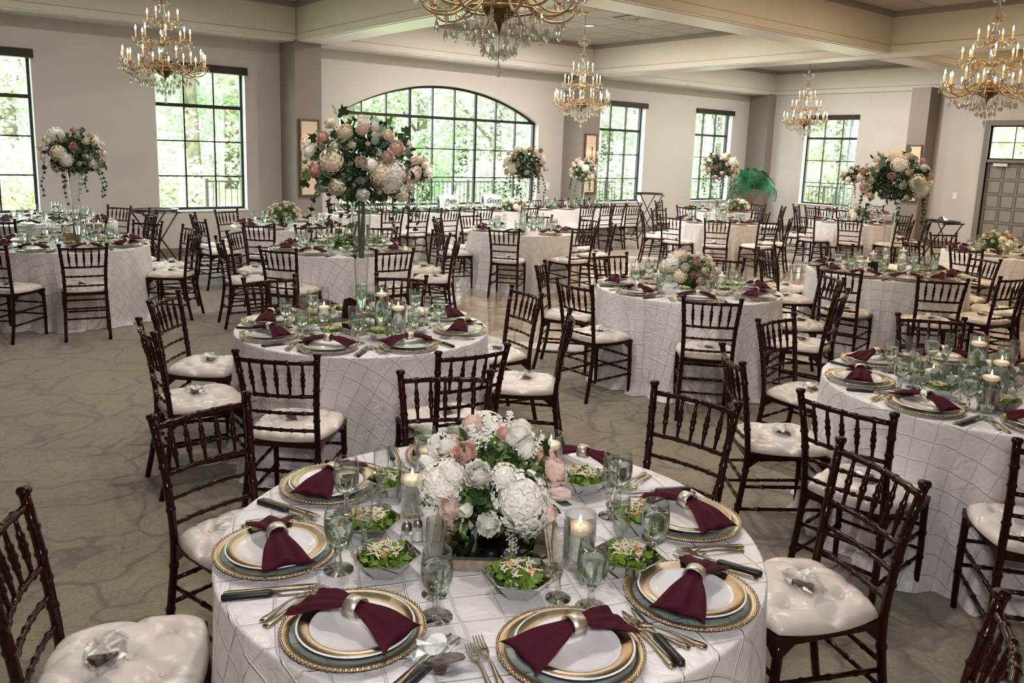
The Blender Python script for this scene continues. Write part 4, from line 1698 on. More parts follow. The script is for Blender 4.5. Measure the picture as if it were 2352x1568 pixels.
def tall_vase(h):
    prof = [(.082, 0), (.080, .006), (.030, .020), (.022, .035), (.026, .06), (.034, .16), (.044, .32), (.055, .50), (.066, h), (.0635, h), (.0525, .50), (.0415, .32), (.0315, .16), (.0235, .065), (.001, .05)]
    return spec('trumpet_vase', MB().lathe(prof, 30).mesh('trumpet_vase', 'clear_glass', True), None,
                [spec('vase_foot', MB().lathe([(.001, .002), (.078, .002), (.074, .005), (.028, .018), (.018, .034), (.001, .046)], 24).mesh('vase_foot', 'crystal', True)),
                 spec('water', MB().lathe([(.001, .066), (.0225, .07), (.0300, .16), (.0330, .20), (.001, .20)], 20).mesh('vase_water', 'water', True))])


VH = .66
vase_sp = tall_vase(VH)
BCACHE = {}


def bouquet(name, label, loc, R0, RZ_, blooms, seed, group, fol=('tall', 'tall_b'), leaves=26, nvines=5, stems=False, cat='flowers', lscale=1.0, floor=-.75, bscale=1.0, fscale=1.0):
    """blooms: (kind, direction, radius); every bloom, vine and large leaf is a part"""
    rg = random.Random(seed)
    t = place(name, None, None, T(*loc))
    tag(t, label, cat, group)
    sc = fscale*(R0/.27 if fol[0] == 'tall' else R0/.16)
    for f in fol:
        o = place('foliage', FOL[f], t, Matrix.Diagonal((sc, sc, fscale*RZ_/(.21 if fol[0] == 'tall' else .12), 1)) @ RZ(rg.uniform(0, 6)))
        o['kind'] = 'stuff'
    for k, d, r in blooms:
        d = Vector(d).normalized()
        c = Vector((d.x*R0, d.y*R0, d.z*RZ_))
        n = Vector((d.x/R0, d.y/R0, d.z/RZ_)).normalized()
        n = (n+Vector((0, 0, .18))).normalized()
        s_ = r*bscale*(1.0 if 'hydrangea' in k else 1.25 if 'rose' in k or 'tulip' in k else .92)
        place(BNAME[k], BL[k], t, T(*(c-n*r*.35)) @ orient(n, rg.uniform(0, 6)) @ Matrix.Diagonal((s_, s_, s_, 1)))
    for i in range(leaves):
        u, a = rg.uniform(floor, .95), rg.uniform(0, 2*PI)
        k = math.sqrt(1-u*u)
        N = Vector((k*math.cos(a), k*math.sin(a), u))
        q = rg.uniform(.92, 1.12)
        c = Vector((N.x*R0*q, N.y*R0*q, N.z*RZ_*q))
        lk = rg.choice(['ivy', 'ivy', 'long', 'round', 'dusty', 'bright'])
        d = (N*.7+Vector((rg.uniform(-.6, .6), rg.uniform(-.6, .6), rg.uniform(-.8, .3)))).normalized()
        s_ = rg.uniform(.045, .075)*lscale
        X = d.cross(N+Vector((.01, .02, .03))).normalized()
        M = Matrix((X, d, X.cross(d))).transposed().to_4x4()
        place('leaf', LEAF[lk], t, T(*c) @ M @ Matrix.Diagonal((s_, s_, s_, 1)))
    for i in range(nvines):
        a = 2*PI*(i+rg.random()*.6)/max(1, nvines)
        o = place('ivy_vine', vines[i % 3], t, T(R0*.78*math.cos(a), R0*.78*math.sin(a), -RZ_*.55) @ RZ(a) @ Matrix.Diagonal((lscale, lscale, lscale, 1)))
    if stems:
        mb = MB()
        for q in range(5):
            a = q*1.3
            mb.tube([(.02*math.cos(a), .02*math.sin(a), -RZ_*.3), (.018*math.cos(a+1), .018*math.sin(a+1), -RZ_-.12), (.012*math.cos(a+2), .012*math.sin(a+2), -RZ_-.30)], .006, 6)
        place('stem_bundle', mb.mesh('stem_bundle', 'stem', True), t)
    return t


def fib(n, umin=-.75, umax=.98, seed=0):
    rg = random.Random(seed)
    out = []
    for i in range(n):
        u = umax-(umax-umin)*(i+.5)/n
        a = i*2.39996+seed
        k = math.sqrt(max(0, 1-u*u))
        out.append(Vector((k*math.cos(a)+rg.uniform(-.08, .08), k*math.sin(a)+rg.uniform(-.08, .08), u+rg.uniform(-.05, .05))))
    return out


def px_dirs(center, R0, RZ_, items):
    """photo pixels of blooms -> directions on the bouquet's ellipsoid, towards the camera"""
    c = np.array(center, float)
    out = []
    for k, px, py, rpx in items:
        r = ray(px, py)
        S = np.array([1/R0, 1/R0, 1/RZ_])
        o, d = (CO-c)*S, r*S
        A, B, C = d@d, 2*o@d, o@o-1
        disc = B*B-4*A*C
        t = (-B-math.sqrt(disc))/(2*A) if disc > 0 else -B/(2*A)
        P = (o+d*t)
        P = P/np.linalg.norm(P)
        dist = np.linalg.norm(c-CO)
        out.append((k, Vector(P), rpx*dist/F_PX))
    return out


# ------------------------------------------------------------------ chandelier
arm_cache = {}


def arm_parts(rad, key):
    """one S-curved arm along +x with candle, bulb, glass dish and drops; cup at z = 0"""
    pts = [(.045, 0, -.055), (.10, 0, -.005), (.17, 0, -.02), (rad*.60, 0, -.095), (rad*.84, 0, -.100), (rad*.985, 0, -.062), (rad, 0, -.012)]
    if rad < .25:
        pts = [(.03, 0, -.03), (.07, 0, .0), (rad*.6, 0, -.045), (rad*.9, 0, -.045), (rad, 0, -.012)]
    P = [interp(pts, i/16) for i in range(17)]
    arm = MB().tube(P, [.0085]*12+[.0075]*5, 7)
    arm.lathe([(.004, -.015), (.014, -.008), (.016, 0), (.012, .006), (.001, .006)], 10, T(rad, 0, 0))
    return arm.mesh('arm', 'antique_gold', True)


bulb_me = MB().lathe([(.0065, .098), (.0085, .106), (.0095, .116), (.0070, .132), (.0032, .146), (.0005, .152)], 8).mesh('bulb', 'bulb', True)
sleeve_me = MB().lathe([(.0075, .004), (.0075, .098), (.0065, .099)], 8).mesh('candle_sleeve', 'candle_sleeve', True)
dish_me = MB().lathe([(.008, .002), (.022, -.002), (.040, .008), (.044, .012), (.041, .012), (.022, .002)], 12).mesh('glass_dish', 'crystal')
drop_me = MB().lathe([(.0008, .0), (.003, -.012), (.0095, -.030), (.0115, -.040), (.0060, -.052), (.0008, -.058)], 6).mesh('crystal_drop', 'crystal')


def strand_mesh(nb, big=1.0):
    mb = MB()
    for i in range(nb):
        mb.lathe([(.0006, 0), (.0045, -.005), (.0006, -.010)], 5, T(0, 0, -.0125*i))
    z = -.0125*nb
    mb.lathe([(.0008, z), (.003*big, z-.014*big), (.0115*big, z-.036*big), (.0135*big, z-.046*big), (.007*big, z-.060*big), (.0008, z-.067*big)], 7)
    return mb.mesh('crystal_strand', 'crystal')


strand = {k: strand_mesh(k, 1.15) for k in (3, 6, 9, 12)}
arms = {r: arm_parts(r, r) for r in (.445, .29, .175)}
crown_arm = MB().tube([(.015, 0, 0), (.04, 0, .035), (.075, 0, .045), (.092, 0, .025)], .004, 6).mesh('crown_scroll', 'antique_gold', True)


def drops(rad, z, n, r0=.036):
    return [spec('crystal_drop', drop_me, T(rad+r0*math.cos(2*PI*k/n), r0*math.sin(2*PI*k/n), z)) for k in range(n)]


ck = []


def tier(n, rad, z, nd, ph=0.0, strands=None):
    for k in range(n):
        a = 2*PI*k/n+ph
        zj = .02*((k % 2)*2-1) if rad > .4 else 0
        rj = 1.0
        kids = [spec('candle_sleeve', sleeve_me, T(rad, 0, 0)), spec('bulb', bulb_me, T(rad, 0, 0)), spec('glass_dish', dish_me, T(rad, 0, 0))]+drops(rad, -.002, nd)
        if strands:
            kids.append(spec('crystal_strand', strand[strands], T(rad*.82, 0, -.10)))
        ck.append(spec('arm', arms[rad], T(0, 0, z+zj) @ RZ(a), kids))


tier(16, .445, 0.0, 4, 0, 3)
tier(8, .29, .26, 3, .2, 3)
tier(4, .175, .46, 3, .5)
ck.append(spec('bowl', MB().lathe([(.001, -.175), (.012, -.17), (.02, -.15), (.035, -.135), (.075, -.115), (.100, -.085), (.105, -.06), (.085, -.045)], 18).mesh('bowl', 'antique_dark', True)))
ck.append(spec('bowl_collar', MB().lathe([(.085, -.047), (.098, -.03), (.085, -.01), (.05, .01), (.035, .05), (.03, .07), (.001, .07)], 18).mesh('collar', 'antique_gold', True)))
ck.append(spec('glass_column', MB().lathe([(.02, .07), (.045, .10), (.05, .13), (.03, .17), (.018, .20)], 12).mesh('col1', 'crystal')))
ck.append(spec('hub', MB().lathe([(.018, .19), (.05, .205), (.058, .225), (.04, .25), (.025, .27)], 14).mesh('hub', 'antique_gold', True)))
ck.append(spec('glass_column', MB().lathe([(.02, .27), (.038, .30), (.04, .33), (.022, .37), (.016, .40)], 12).mesh('col2', 'crystal')))
ck.append(spec('hub', MB().lathe([(.016, .39), (.035, .405), (.042, .425), (.028, .445), (.02, .46)], 14).mesh('hub2', 'antique_gold', True)))
ck.append(spec('glass_column', MB().lathe([(.02, .46), (.040, .49), (.042, .53), (.026, .60), (.014, .66)], 12).mesh('col3', 'crystal')))
ck.append(spec('hub', MB().lathe([(.014, .65), (.03, .66), (.034, .675), (.02, .69), (.012, .70)], 14).mesh('hub3', 'antique_gold', True)))
ck.append(spec('glass_column', MB().lathe([(.03, .70), (.024, .76), (.012, .86), (.010, .90)], 12).mesh('col4', 'crystal')))
ck.append(spec('hub', MB().lathe([(.012, .89), (.034, .905), (.036, .92), (.02, .935), (.006, .95)], 14).mesh('hub4', 'antique_gold', True)))
ck.append(spec('glass_column', MB().lathe([(.006, .95), (.022, .98), (.024, 1.0), (.012, 1.03), (.004, 1.05)], 12).mesh('col5', 'crystal')))
for zc, n, sc in ((.70, 6, .8), (.93, 8, 1.0)):
    for k in range(n):
        M = T(0, 0, zc) @ RZ(2*PI*k/n) @ Matrix.Diagonal((sc, sc, sc, 1))
        ck.append(spec('crown_scroll', crown_arm, M, [spec('crystal_drop', drop_me, T(.092, 0, .022)), spec('crystal_drop', drop_me, T(.05, 0, -.01))]))
for nb, rr, n, z in ((12, .045, 6, -.13), (12, .095, 9, -.11), (9, .150, 12, -.09), (6, .21, 14, -.085), (6, .275, 14, -.10)):
    for k in range(n):
        a = 2*PI*(k+.5*(nb % 2))/n+rr*7
        ck.append(spec('crystal_strand', strand[nb], T(rr*math.cos(a), rr*math.sin(a), z)))
ck.append(spec('finial', MB().lathe([(.012, -.17), (.006, -.20), (.0015, -.21), (.0015, -.36)], 8).mesh('finial', 'antique_dark', True), None, [spec('crystal_drop', drop_me, T(0, 0, -.35) @ Matrix.Diagonal((1.7, 1.7, 1.7, 1)))]))
ck.append(spec('ring', MB().lathe([(.205, -.085), (.215, -.08), (.215, -.07), (.205, -.075)], 32).mesh('ring', 'antique_gold', True)))
chandelier = spec('chandelier', None, None, ck)

# ------------------------------------------------------------------ where the tables stand
TAB = {
    1: ((1.38, 1.74), 'the foreground table'),
    2: ((2.43, 4.39), 'the table under the largest bouquet'),
    3: ((5.50, 4.37), 'the table with pink rose centrepiece'),
    4: ((4.35, 1.57), 'the right foreground eucalyptus table'),
    5: ((1.78, 9.45), 'the left table under a tall bouquet'),
    6: ((2.10, 12.10), 'the far left window table'),
    7: ((4.72, 10.62), 'the white hydrangea table'),
    8: ((4.15, 8.00), 'the stacked candle table'),
    9: ((7.42, 8.85), 'the table before the arched window'),
    10: ((11.75, 8.85), 'the far table left of the palm'),
    11: ((14.30, 10.75), 'the farthest middle table'),
    12: ((14.50, 7.85), 'the far table right of the palm'),
    13: ((17.30, 9.30), 'the farthest right table'),
    14: ((8.26, 4.06), 'the right table under a tall bouquet'),
    15: ((11.60, 4.15), 'the far right table near the door'),
}
HOURS = ['twelve', 'one', 'two', 'three', 'four', 'five', 'six', 'seven', 'eight', 'nine', 'ten', 'eleven']
fh = np.array([math.sin(YAW), math.cos(YAW)])
rh = np.array([math.cos(YAW), -math.sin(YAW)])
used = {}


def hour(key, dx, dy):
    d = np.array([dx, dy])
    a = math.degrees(math.atan2(d@rh, d@fh)) % 360
    h = a/30
    for off in (0, 1, -1, 2, -2, 3, -3, 4, -4, 5, -5, 6):
        c = (round(h)+off) % 12
        if off and abs(off) == 1 and (h-round(h))*off < 0 and ((round(h)-off) % 12, key) not in used:
            c = (round(h)-off) % 12
        if (c, key) not in used:
            used[(c, key)] = 1
            return HOURS[c]+" o'clock"
    return 'centre'


rng = random.Random(77)
CH = {1: [(5, 1200), (463, 930), (1028, 865), (1597, 903), (2022, 1058), (2258, 1450)],
      2: [(338, 748), (389, 681), (657, 799), (1060, 790), (1206, 666), (1306, 724), (619, 636), (920, 633)],
      3: [(1256, 606), (1334, 647), (1633, 681), (1402, 582), (1923, 670), (1890, 631), (1661, 592)],
      4: [(1719, 813), (1790, 729), (2007, 925), (2158, 742), (2420, 1010)],
      5: [(178, 552), (-30, 562), (399, 535), (429, 518), (355, 508)],
      6: [(5, 479), (268, 476), (310, 487), (337, 481), (177, 496), (18, 500)],
      7: [(451, 491), (466, 501), (527, 482), (601, 511), (770, 509)],
      8: [(661, 565), (873, 564), (535, 547), (552, 529), (1014, 532), (1024, 550), (718, 518), (878, 520)],
      9: [(1167, 521), (1317, 523), (1026, 507), (1003, 497), (1095, 493), (1237, 494), (1355, 501), (1388, 514)],
      10: [(1679, 507), (1554, 496), (1497, 485), (1776, 508), (1803, 504), (1535, 481), (1772, 486)],
      11: [(1563, 474), (1602, 466), (1733, 468), (1770, 463), (1799, 470)],
      12: [(1950, 502), (1853, 495), (1828, 487), (2012, 481), (2072, 490), (2075, 503), (2109, 506)],
      13: [(1832, 473), (1853, 474), (1868, 480), (1905, 476), (2010, 470)],
      14: [(1932, 616), (1957, 571), (2179, 643), (2306, 613), (2325, 634), (2181, 592), (1774, 588), (1792, 569)],
      15: [(2290, 574), (2141, 552), (2189, 538), (2352, 690)],
      }
NEAR_FAVOR = {1, 2, 3, 4, 5, 8, 9, 10, 12, 14, 15}
seat_angles = {}
for tn, pxs in CH.items():
    (tx, ty), tname = TAB[tn]
    pos = []
    for p in pxs:
        P = at_z(p[0], p[1], .90)
        d = np.array([P[0]-tx, P[1]-ty])
        r = float(np.hypot(*d))
        a = math.atan2(d[1], d[0])
        rr = min(max(r, 1.265), 1.37)
        if tn in (1, 2, 3, 4):
            rr = min(max(r, 1.265), 1.37)
        pos.append([a, rr])
    pos.sort()
    for _ in range(40):      # neighbours keep at least 36 degrees apart
        for i in range(len(pos)):
            j = (i+1) % len(pos)
            gap = (pos[j][0]-pos[i][0]) % (2*PI)
            if gap < R(36) and len(pos) > 1:
                e = (R(36)-gap)/2
                pos[i][0] -= e
                pos[j][0] += e
    seat_angles[tn] = [a for a, _ in pos]
    for a, rr in pos:
        P = (tx+rr*math.cos(a), ty+rr*math.sin(a))
        f = a+PI+rng.uniform(-.10, .10)
        cxp, cyp = P[0]+.268*math.cos(f), P[1]+.268*math.sin(f)
        u, v, w = to_px((P[0], P[1], .5))
        h = hour(('c', tn), P[0]-tx, P[1]-ty)
        sp = (chair_specs if tn in (1, 2, 3, 4) else far_specs)[rng.randrange(3)]
        M = T(cxp, cyp, 0) @ RZ(f-PI/2)
        put(sp, M, "mahogany ballroom chair at %s of %s" % (h, tname), 'chair', 'ballroom chairs round the tables')
        if tn in NEAR_FAVOR:
            put(favor_specs[rng.randrange(2)], M @ T(rng.uniform(-.03, .03), rng.uniform(-.05, .02), .499) @ RZ(rng.uniform(-.6, .6)+(PI if rng.random() < .4 else 0)),
                "clear favour bag on chair at %s of %s" % (h, tname), 'favour bag', 'favours on the chair seats')

# ------------------------------------------------------------------ linens and place settings
ZT = .7665
BASE = {1: None}
T1ANG = [112.6, 157, -158.5, -110.2, -70.8, -26.4, 19.9, 66]
glass_off = {}


def setting(tn, a, full, rr=.600):
    (tx, ty), tname = TAB[tn]
    key = ('s', tn)
    ca, sa = math.cos(a), math.sin(a)
    h = hour(key, ca, sa)

    def at(r, t, z=ZT, rot=0.0):
        # local frame: +y points to the table centre, +x to the diner's right
        return T(tx+ca*r-sa*t, ty+sa*r+ca*t, z) @ RZ(a+PI/2+rot)
    j = lambda s: rng.uniform(-s, s)
    put(charger if full else charger_far, at(rr, j(.008)), 'gold-rimmed glass charger at %s on %s' % (h, tname), 'charger plate', 'gold rimmed chargers')
    put(plate, at(rr, j(.006), ZT+.0105), 'white gold-banded dinner plate at %s on %s' % (h, tname), 'plate', 'gold banded dinner plates')
    put(napkins[rng.randrange(3)], at(rr+j(.01), j(.01), ZT+.0125, j(.3)), 'burgundy bow napkin at %s on %s' % (h, tname), 'napkin', 'burgundy bow napkins')
    put(goblet_full, at(.438+j(.012), .118+j(.012)), 'stemmed water goblet at %s on %s' % (h, tname), 'goblet', 'filled water goblets')
    put(flute, at(.372+j(.012), .050+j(.012)), 'empty champagne flute at %s on %s' % (h, tname), 'champagne flute', 'champagne flutes')
    if full:
        if tn != 1:
            put(bowl, at(.350+j(.015), -.075+j(.015), ZT, j(.5)), 'hexagonal glass salad bowl at %s on %s' % (h, tname), 'bowl', 'glass salad bowls')
            put(salads[rng.randrange(3)], at(.350, -.075, ZT+.002, rng.uniform(0, 6)), 'green salad in bowl at %s on %s' % (h, tname), 'salad', 'salads in glass bowls')
        f1, f2 = j(.045), j(.045)
        put(fork, at(.600+j(.012), -.188, ZT, f1), 'inner gold-toned dinner fork at %s on %s' % (h, tname), 'fork', 'dinner forks')
        put(fork, at(.592+j(.012), -.213, ZT, f1+.02) @ Matrix.Diagonal((.88, .88, .9, 1)), 'smaller gold-toned outer fork at %s on %s' % (h, tname), 'fork', 'salad forks')
        put(table_knife, at(.604+j(.012), .187, ZT, f2), 'inner gold-toned table knife at %s on %s' % (h, tname), 'knife', 'table knives')
        put(steak_knife, at(.598+j(.012), .211, ZT, f2-.02), 'black-handled steak knife at %s on %s' % (h, tname), 'knife', 'steak knives')
    return h


for tn, ((tx, ty), tname) in TAB.items():
    o = place('tablecloth', cloths[tn % 3], None, T(tx, ty, 0) @ RZ(tn*1.3+(.35 if tn == 1 else 0)))
    tag(o, 'round white pintuck tablecloth draped to the floor, %s' % tname, 'tablecloth', 'round white tablecloths')
    if tn == 1:
        angs = [R(q) for q in T1ANG]
    elif len(seat_angles[tn]) >= 7:
        angs = seat_angles[tn]
    else:
        a0 = seat_angles[tn][0]
        angs = [a0+2*PI*k/8 for k in range(8)]
    for a in angs:
        setting(tn, a, tn in (1, 2, 3, 4, 5, 8, 14, 15))

# salad bowls of the foreground table, one by one
for k, (p, side) in enumerate((((907, 1130), 'back left'), ((850, 1228), 'left'), ((886, 1312), 'front left'), ((1194, 1358), 'front'), ((1440, 1312), 'front right'), ((1462, 1215), 'right'), ((1335, 1125), 'back right'), ((1130, 1060), 'back'))):
    P = at_z(p[0], p[1], ZT)
    M = T(P[0], P[1], ZT) @ RZ(k*.9+.4) @ Matrix.Diagonal((1.12, 1.12, 1.05, 1))
    put(bowl, M, 'clear hexagonal glass salad bowl on the %s of the foreground table' % side, 'bowl', 'glass salad bowls')
    put(salads[k % 3], M @ T(0, 0, .002), 'green salad with grated cheese, %s of the foreground table' % side, 'salad', 'salads in glass bowls')


def candle_at(x, y, h, label, z=ZT):
    key = min(cyls, key=lambda q: abs(q-h))
    put(cyls[key], T(x, y, z), 'glass cylinder of '+label.replace('lit floating ', '').replace('lit ', ''), 'vase', 'candle cylinders')
    put(candle, T(x, y, z+key-.050+.004), label, 'candle', 'floating candles')


def candle_px(px, py, h, label, z=ZT):
    P = at_z(px, py, z)
    candle_at(P[0], P[1], h, label, z)


candle_px(946, 1178, .15, 'lit floating candle left of the foreground bouquet')
candle_px(1328, 1298, .15, 'lit floating candle right of the foreground bouquet')
candle_px(985, 1105, .15, 'lit floating candle behind the foreground bouquet, left')
candle_px(1262, 1090, .15, 'lit floating candle behind the foreground bouquet, right')
P = at_z(934, 1252, ZT)
put(shaker, T(P[0], P[1], ZT), 'glass salt shaker with chrome cap left of the foreground bouquet', 'shaker')
P = at_z(968, 1246, ZT)
put(shaker, T(P[0], P[1]+.02, ZT) @ Matrix.Diagonal((.9, .9, .9, 1)), 'second small shaker close behind the salt shaker', 'shaker')
P = at_z(1018, 1530, ZT)
put(favor_specs[0], T(P[0], P[1], ZT+.002) @ RZ(2.4) @ Matrix.Diagonal((1.05, 1.05, 1.2, 1)), 'clear wrapped favour bag near front edge of foreground table', 'favour bag', 'favours')
put(tray_spec(.175), T(1.38-.022, 1.74-.045, ZT) @ RZ(R(52)), 'square silver framed mirror tray under the foreground bouquet', 'tray')

# T2: mirror tray, vase, candles, table card
C2 = TAB[2][0]
P = at_z(840, 728, ZT)
tray2 = (C2[0]+.0, C2[1]+.02)
put(tray_spec(.215), T(tray2[0], tray2[1], ZT) @ RZ(R(7)), 'square silver framed mirror tray beneath the tall glass vase', 'tray')
for (px_, py_, h), lb in (((876, 752, .25), 'lit floating candle in tall cylinder right of the tall vase'), ((914, 790, .25), 'lit floating candle in tall cylinder front right of the vase'),
                          ((745, 745, .15), 'lit floating candle left of the tall vase on mirror tray table')):
    candle_px(px_, py_, h, lb)
P = at_z(800, 742, ZT)
t = place('table_card', MB().prism([(-.045, 0), (.045, 0), (.05, .06), (.045, .12), (0, .135), (-.045, .12), (-.05, .06)], -.004, .004).mesh('card_stand', 'bronze'), None,
          T(P[0], P[1], ZT+.0275) @ RZ(R(-60)) @ Matrix.Rotation(R(78), 4, 'X'))
tag(t, 'dark back of a curved table card leaning on the mirror tray', 'card')

# T5
for k, (px_, py_) in enumerate(((152, 548), (206, 545), (228, 545))):
    candle_px(px_, py_, .20, 'lit floating candle, %s of three, %s' % (('leftmost', 'middle', 'rightmost')[k], 'left tall bouquet table'))
P = at_z(163, 556, ZT)
t = place('table_card', MB().box(-.07, .07, -.004, .004, 0, .11).mesh('kraft_card', 'card'), None, T(P[0], P[1]-.12, ZT+.001) @ RZ(R(-12)))
tag(t, 'brown kraft table card standing before the left tall vase', 'card')
P = at_z(2003, 625, ZT)
t = place('table_card', MB().box(-.05, .05, -.004, .004, 0, .11).mesh('dark_card', 'bronze'), None, T(P[0], P[1], ZT+.001) @ RZ(R(-70)))
tag(t, 'dark table card seen from the side beside the right tall vase', 'card')

# candle groups on the other tables: (table, [(dx, dy, height, word)])
GR = {6: [(-.12, .05, .10, 'low left'), (.05, .10, .25, 'tallest'), (.16, -.02, .15, 'middle'), (.28, .06, .15, 'right')],
      8: [(-.10, .02, .10, 'low left'), (.05, .16, .25, 'tallest'), (.14, .08, .20, 'second tallest'), (.22, -.05, .15, 'right'), (.30, .02, .10, 'low right'), (-.02, .20, .15, 'back left')],
      9: [(.10, -.10, .25, 'left'), (.22, -.12, .25, 'right'), (-.12, -.02, .15, 'low left')],
      3: [(-.20, .16, .15, 'left'), (.24, -.16, .15, 'right')],
      14: [(-.24, .08, .15, 'left'), (.05, .18, .20, 'back'), (.22, -.05, .25, 'tall right')],
      10: [(-.15, .05, .15, 'left'), (.1, -.1, .2, 'middle'), (.2, .1, .15, 'right')],
      11: [(-.15, .05, .15, 'left'), (.18, .0, .15, 'right')],
      12: [(-.2, .1, .15, 'left'), (.22, -.1, .15, 'right')],
      15: [(-.22, -.05, .15, 'left'), (-.1, -.22, .15, 'front')],
      7: [(.26, -.14, .15, 'right')]}
for tn, lst in GR.items():
    (tx, ty), tname = TAB[tn]
    for dx, dy, h, wd in lst:
        candle_at(tx+dx, ty+dy, h, 'lit candle, %s one on %s' % (wd, tname))

# T4: candles, wrapped cylinders and a eucalyptus garland
C4 = TAB[4][0]
for (px_, py_, h), lb in (((2236, 880, .25), 'lit floating candle in the tallest cylinder amid the eucalyptus'), ((2290, 905, .20), 'lit floating candle at the right edge of eucalyptus'),
                          ((2266, 945, .20), 'lit floating candle in the silver wrapped cylinder'), ((2140, 878, .10), 'low lit floating candle left of the eucalyptus garland')):
    candle_px(px_, py_, h, lb)
P = at_z(2266, 945, ZT)
t = place('silver_wrap', MB().lathe([(.0445, .04), (.046, .05), (.0445, .06), (.046, .07), (.0445, .08), (.046, .09), (.0445, .10), (.046, .11), (.0445, .12)], 26).mesh('wire_wrap', 'steel', True), None, T(P[0], P[1], ZT))
tag(t, 'silver wire wound round the front cylinder among the eucalyptus', 'wire wrap')
P = at_z(2160, 900, ZT)
mb = MB()
for k in range(9):
    for q in range(7):
        mb.ball((-.032+.008*k, 0, .01+.011*q), .0042, 5, 4)
t = place('rhinestone_holder', None, None, T(P[0], P[1], ZT+.004) @ RZ(R(-30)) @ Matrix.Rotation(R(-24), 4, 'X'))
tag(t, 'glittering rhinestone card holder left of the eucalyptus garland', 'holder')
o = place('rhinestones', mb.mesh('rhinestones', 'crystal'), t)
o['kind'] = 'stuff'
place('backing', MB().box(-.038, .038, .003, .008, 0, .085).mesh('holder_back', 'steel'), t)
rg = random.Random(9)
gar = place('eucalyptus_garland', None, None, T(C4[0]+.02, C4[1]-.02, ZT))
tag(gar, 'grey green eucalyptus garland with dusty pink roses on the right foreground table', 'garland')
stem = MB()
for k in range(7):
    a = R(-38+rg.uniform(-14, 14))+(PI if k % 2 else 0)
    L = rg.uniform(.22, .36)
    stem.tube([(0, 0, .02), (math.cos(a)*L*.5, math.sin(a)*L*.5, .07), (math.cos(a)*L, math.sin(a)*L, .045)], .0025, 5)
place('stems', stem.mesh('garland_stems', 'stem', True), gar)
for k in range(90):
    s_ = rg.uniform(-.34, .36)
    a = R(-38)
    c = Vector((s_*math.cos(a)+rg.gauss(0, .055), s_*math.sin(a)+rg.gauss(0, .055), .02+abs(rg.gauss(.035, .04))))
    M = T(*c) @ orient(Vector((rg.uniform(-1, 1), rg.uniform(-1, 1), rg.uniform(.2, 1))), rg.uniform(0, 6)) @ Matrix.Diagonal((.052, .052, .052, 1))
    place('leaf', LEAF['round'], gar, M)
for px_, py_, k in ((2195, 845, 'lilac_rose'), (2318, 845, 'pink_rose'), (2340, 868, 'blush_rose'), (2300, 855, 'lilac_rose')):
    P = at_z(px_, py_, ZT+.085)
    place('rose', BL[k], gar, T(P[0]-C4[0]-.02, P[1]-C4[1]+.02, .06) @ orient(Vector((-.35, -.55, 1)), k.__len__()) @ Matrix.Diagonal((.040, .040, .042, 1)))

# ------------------------------------------------------------------ bouquets
kinds_tall = ['peony', 'cream_rose', 'blush_rose', 'cream_peony', 'pink_rose', 'cream_hydrangea', 'white_rose', 'bud', 'blush_rose', 'hydrangea', 'cream_rose', 'pink_rose']


def auto_blooms(n, seed, rmul=1.0, umin=-.7, kinds=kinds_tall):
    rg = random.Random(seed)
    out = []
    for i, d in enumerate(fib(n, umin, .97, seed)):
        k = kinds[(i*5+seed) % len(kinds)]
        r = {'peony': .060, 'cream_peony': .056, 'hydrangea': .075, 'cream_hydrangea': .072, 'bud': .030}.get(k, .040)*rmul*rg.uniform(.85, 1.12)
        out.append((k, d, r))
    return out


def tall(tn, px_, py_, label, vlabel, seed, R0=.29, RZ0=.24, blooms=None, xy=None, nb=34, small=1.0, vh=VH):
    x0, y0 = xy or TAB[tn][0]
    c = at_xy(px_, py_, x0, y0)
    zb = ZT+(.012 if tn == 2 else 0)
    put(vase_sp, T(c[0], c[1], zb) @ Matrix.Diagonal((1, 1, (c[2]-RZ0*.6-zb)/VH, 1)), vlabel, 'vase', 'tall trumpet vases')
    bl = blooms(c, R0, RZ0) if blooms else auto_blooms(nb, seed, small)
    return bouquet('tall_bouquet', label, c, R0, RZ0, bl, seed, 'tall bouquets on trumpet vases', leaves=34 if tn in (2, 14, 5) else 18, nvines=7, stems=(tn == 2), lscale=1.15, bscale=1.14, fscale=.94)


def blooms_a2(c, R0, RZ0):
    it = [('cream_peony', 775, 428, 29), ('cream_hydrangea', 757, 367, 25), ('pink_rose', 727, 391, 17), ('peony', 705, 388, 17), ('white_rose', 713, 350, 15), ('pink_rose', 742, 318, 14), ('cream_rose', 793, 307, 20), ('peony', 836, 287, 21),
          ('blush_rose', 831, 302, 15), ('tulip', 861, 293, 13), ('bud', 808, 333, 15), ('cream_rose', 830, 373, 16), ('bud', 845, 330, 9), ('cream_rose', 891, 315, 15), ('blush_rose', 909, 343, 19), ('blush_rose', 889, 362, 16),
          ('hydrangea', 853, 378, 14), ('hydrangea', 905, 398, 29), ('cream_hydrangea', 880, 402, 24), ('blush_rose', 946, 402, 19), ('blush_tulip', 956, 368, 14), ('cream_peony', 925, 452, 23), ('cream_peony', 938, 430, 16), ('white_rose', 833, 444, 17),
          ('lilac_rose', 868, 421, 13), ('hydrangea', 902, 420, 24), ('white_rose', 768, 336, 10), ('bud', 860, 310, 12), ('bud', 872, 441, 9), ('blush_rose', 700, 402, 12)]
    out = px_dirs(c, R0, RZ0, it)
    # the far side, seen from no photograph pixel
    back = np.array([c[0]-CO[0], c[1]-CO[1]])
    back = back/np.linalg.norm(back)
    for k, d, r in auto_blooms(34, 5):
        if d.x*back[0]+d.y*back[1] > .25:
            out.append((k, d, r))
    return out


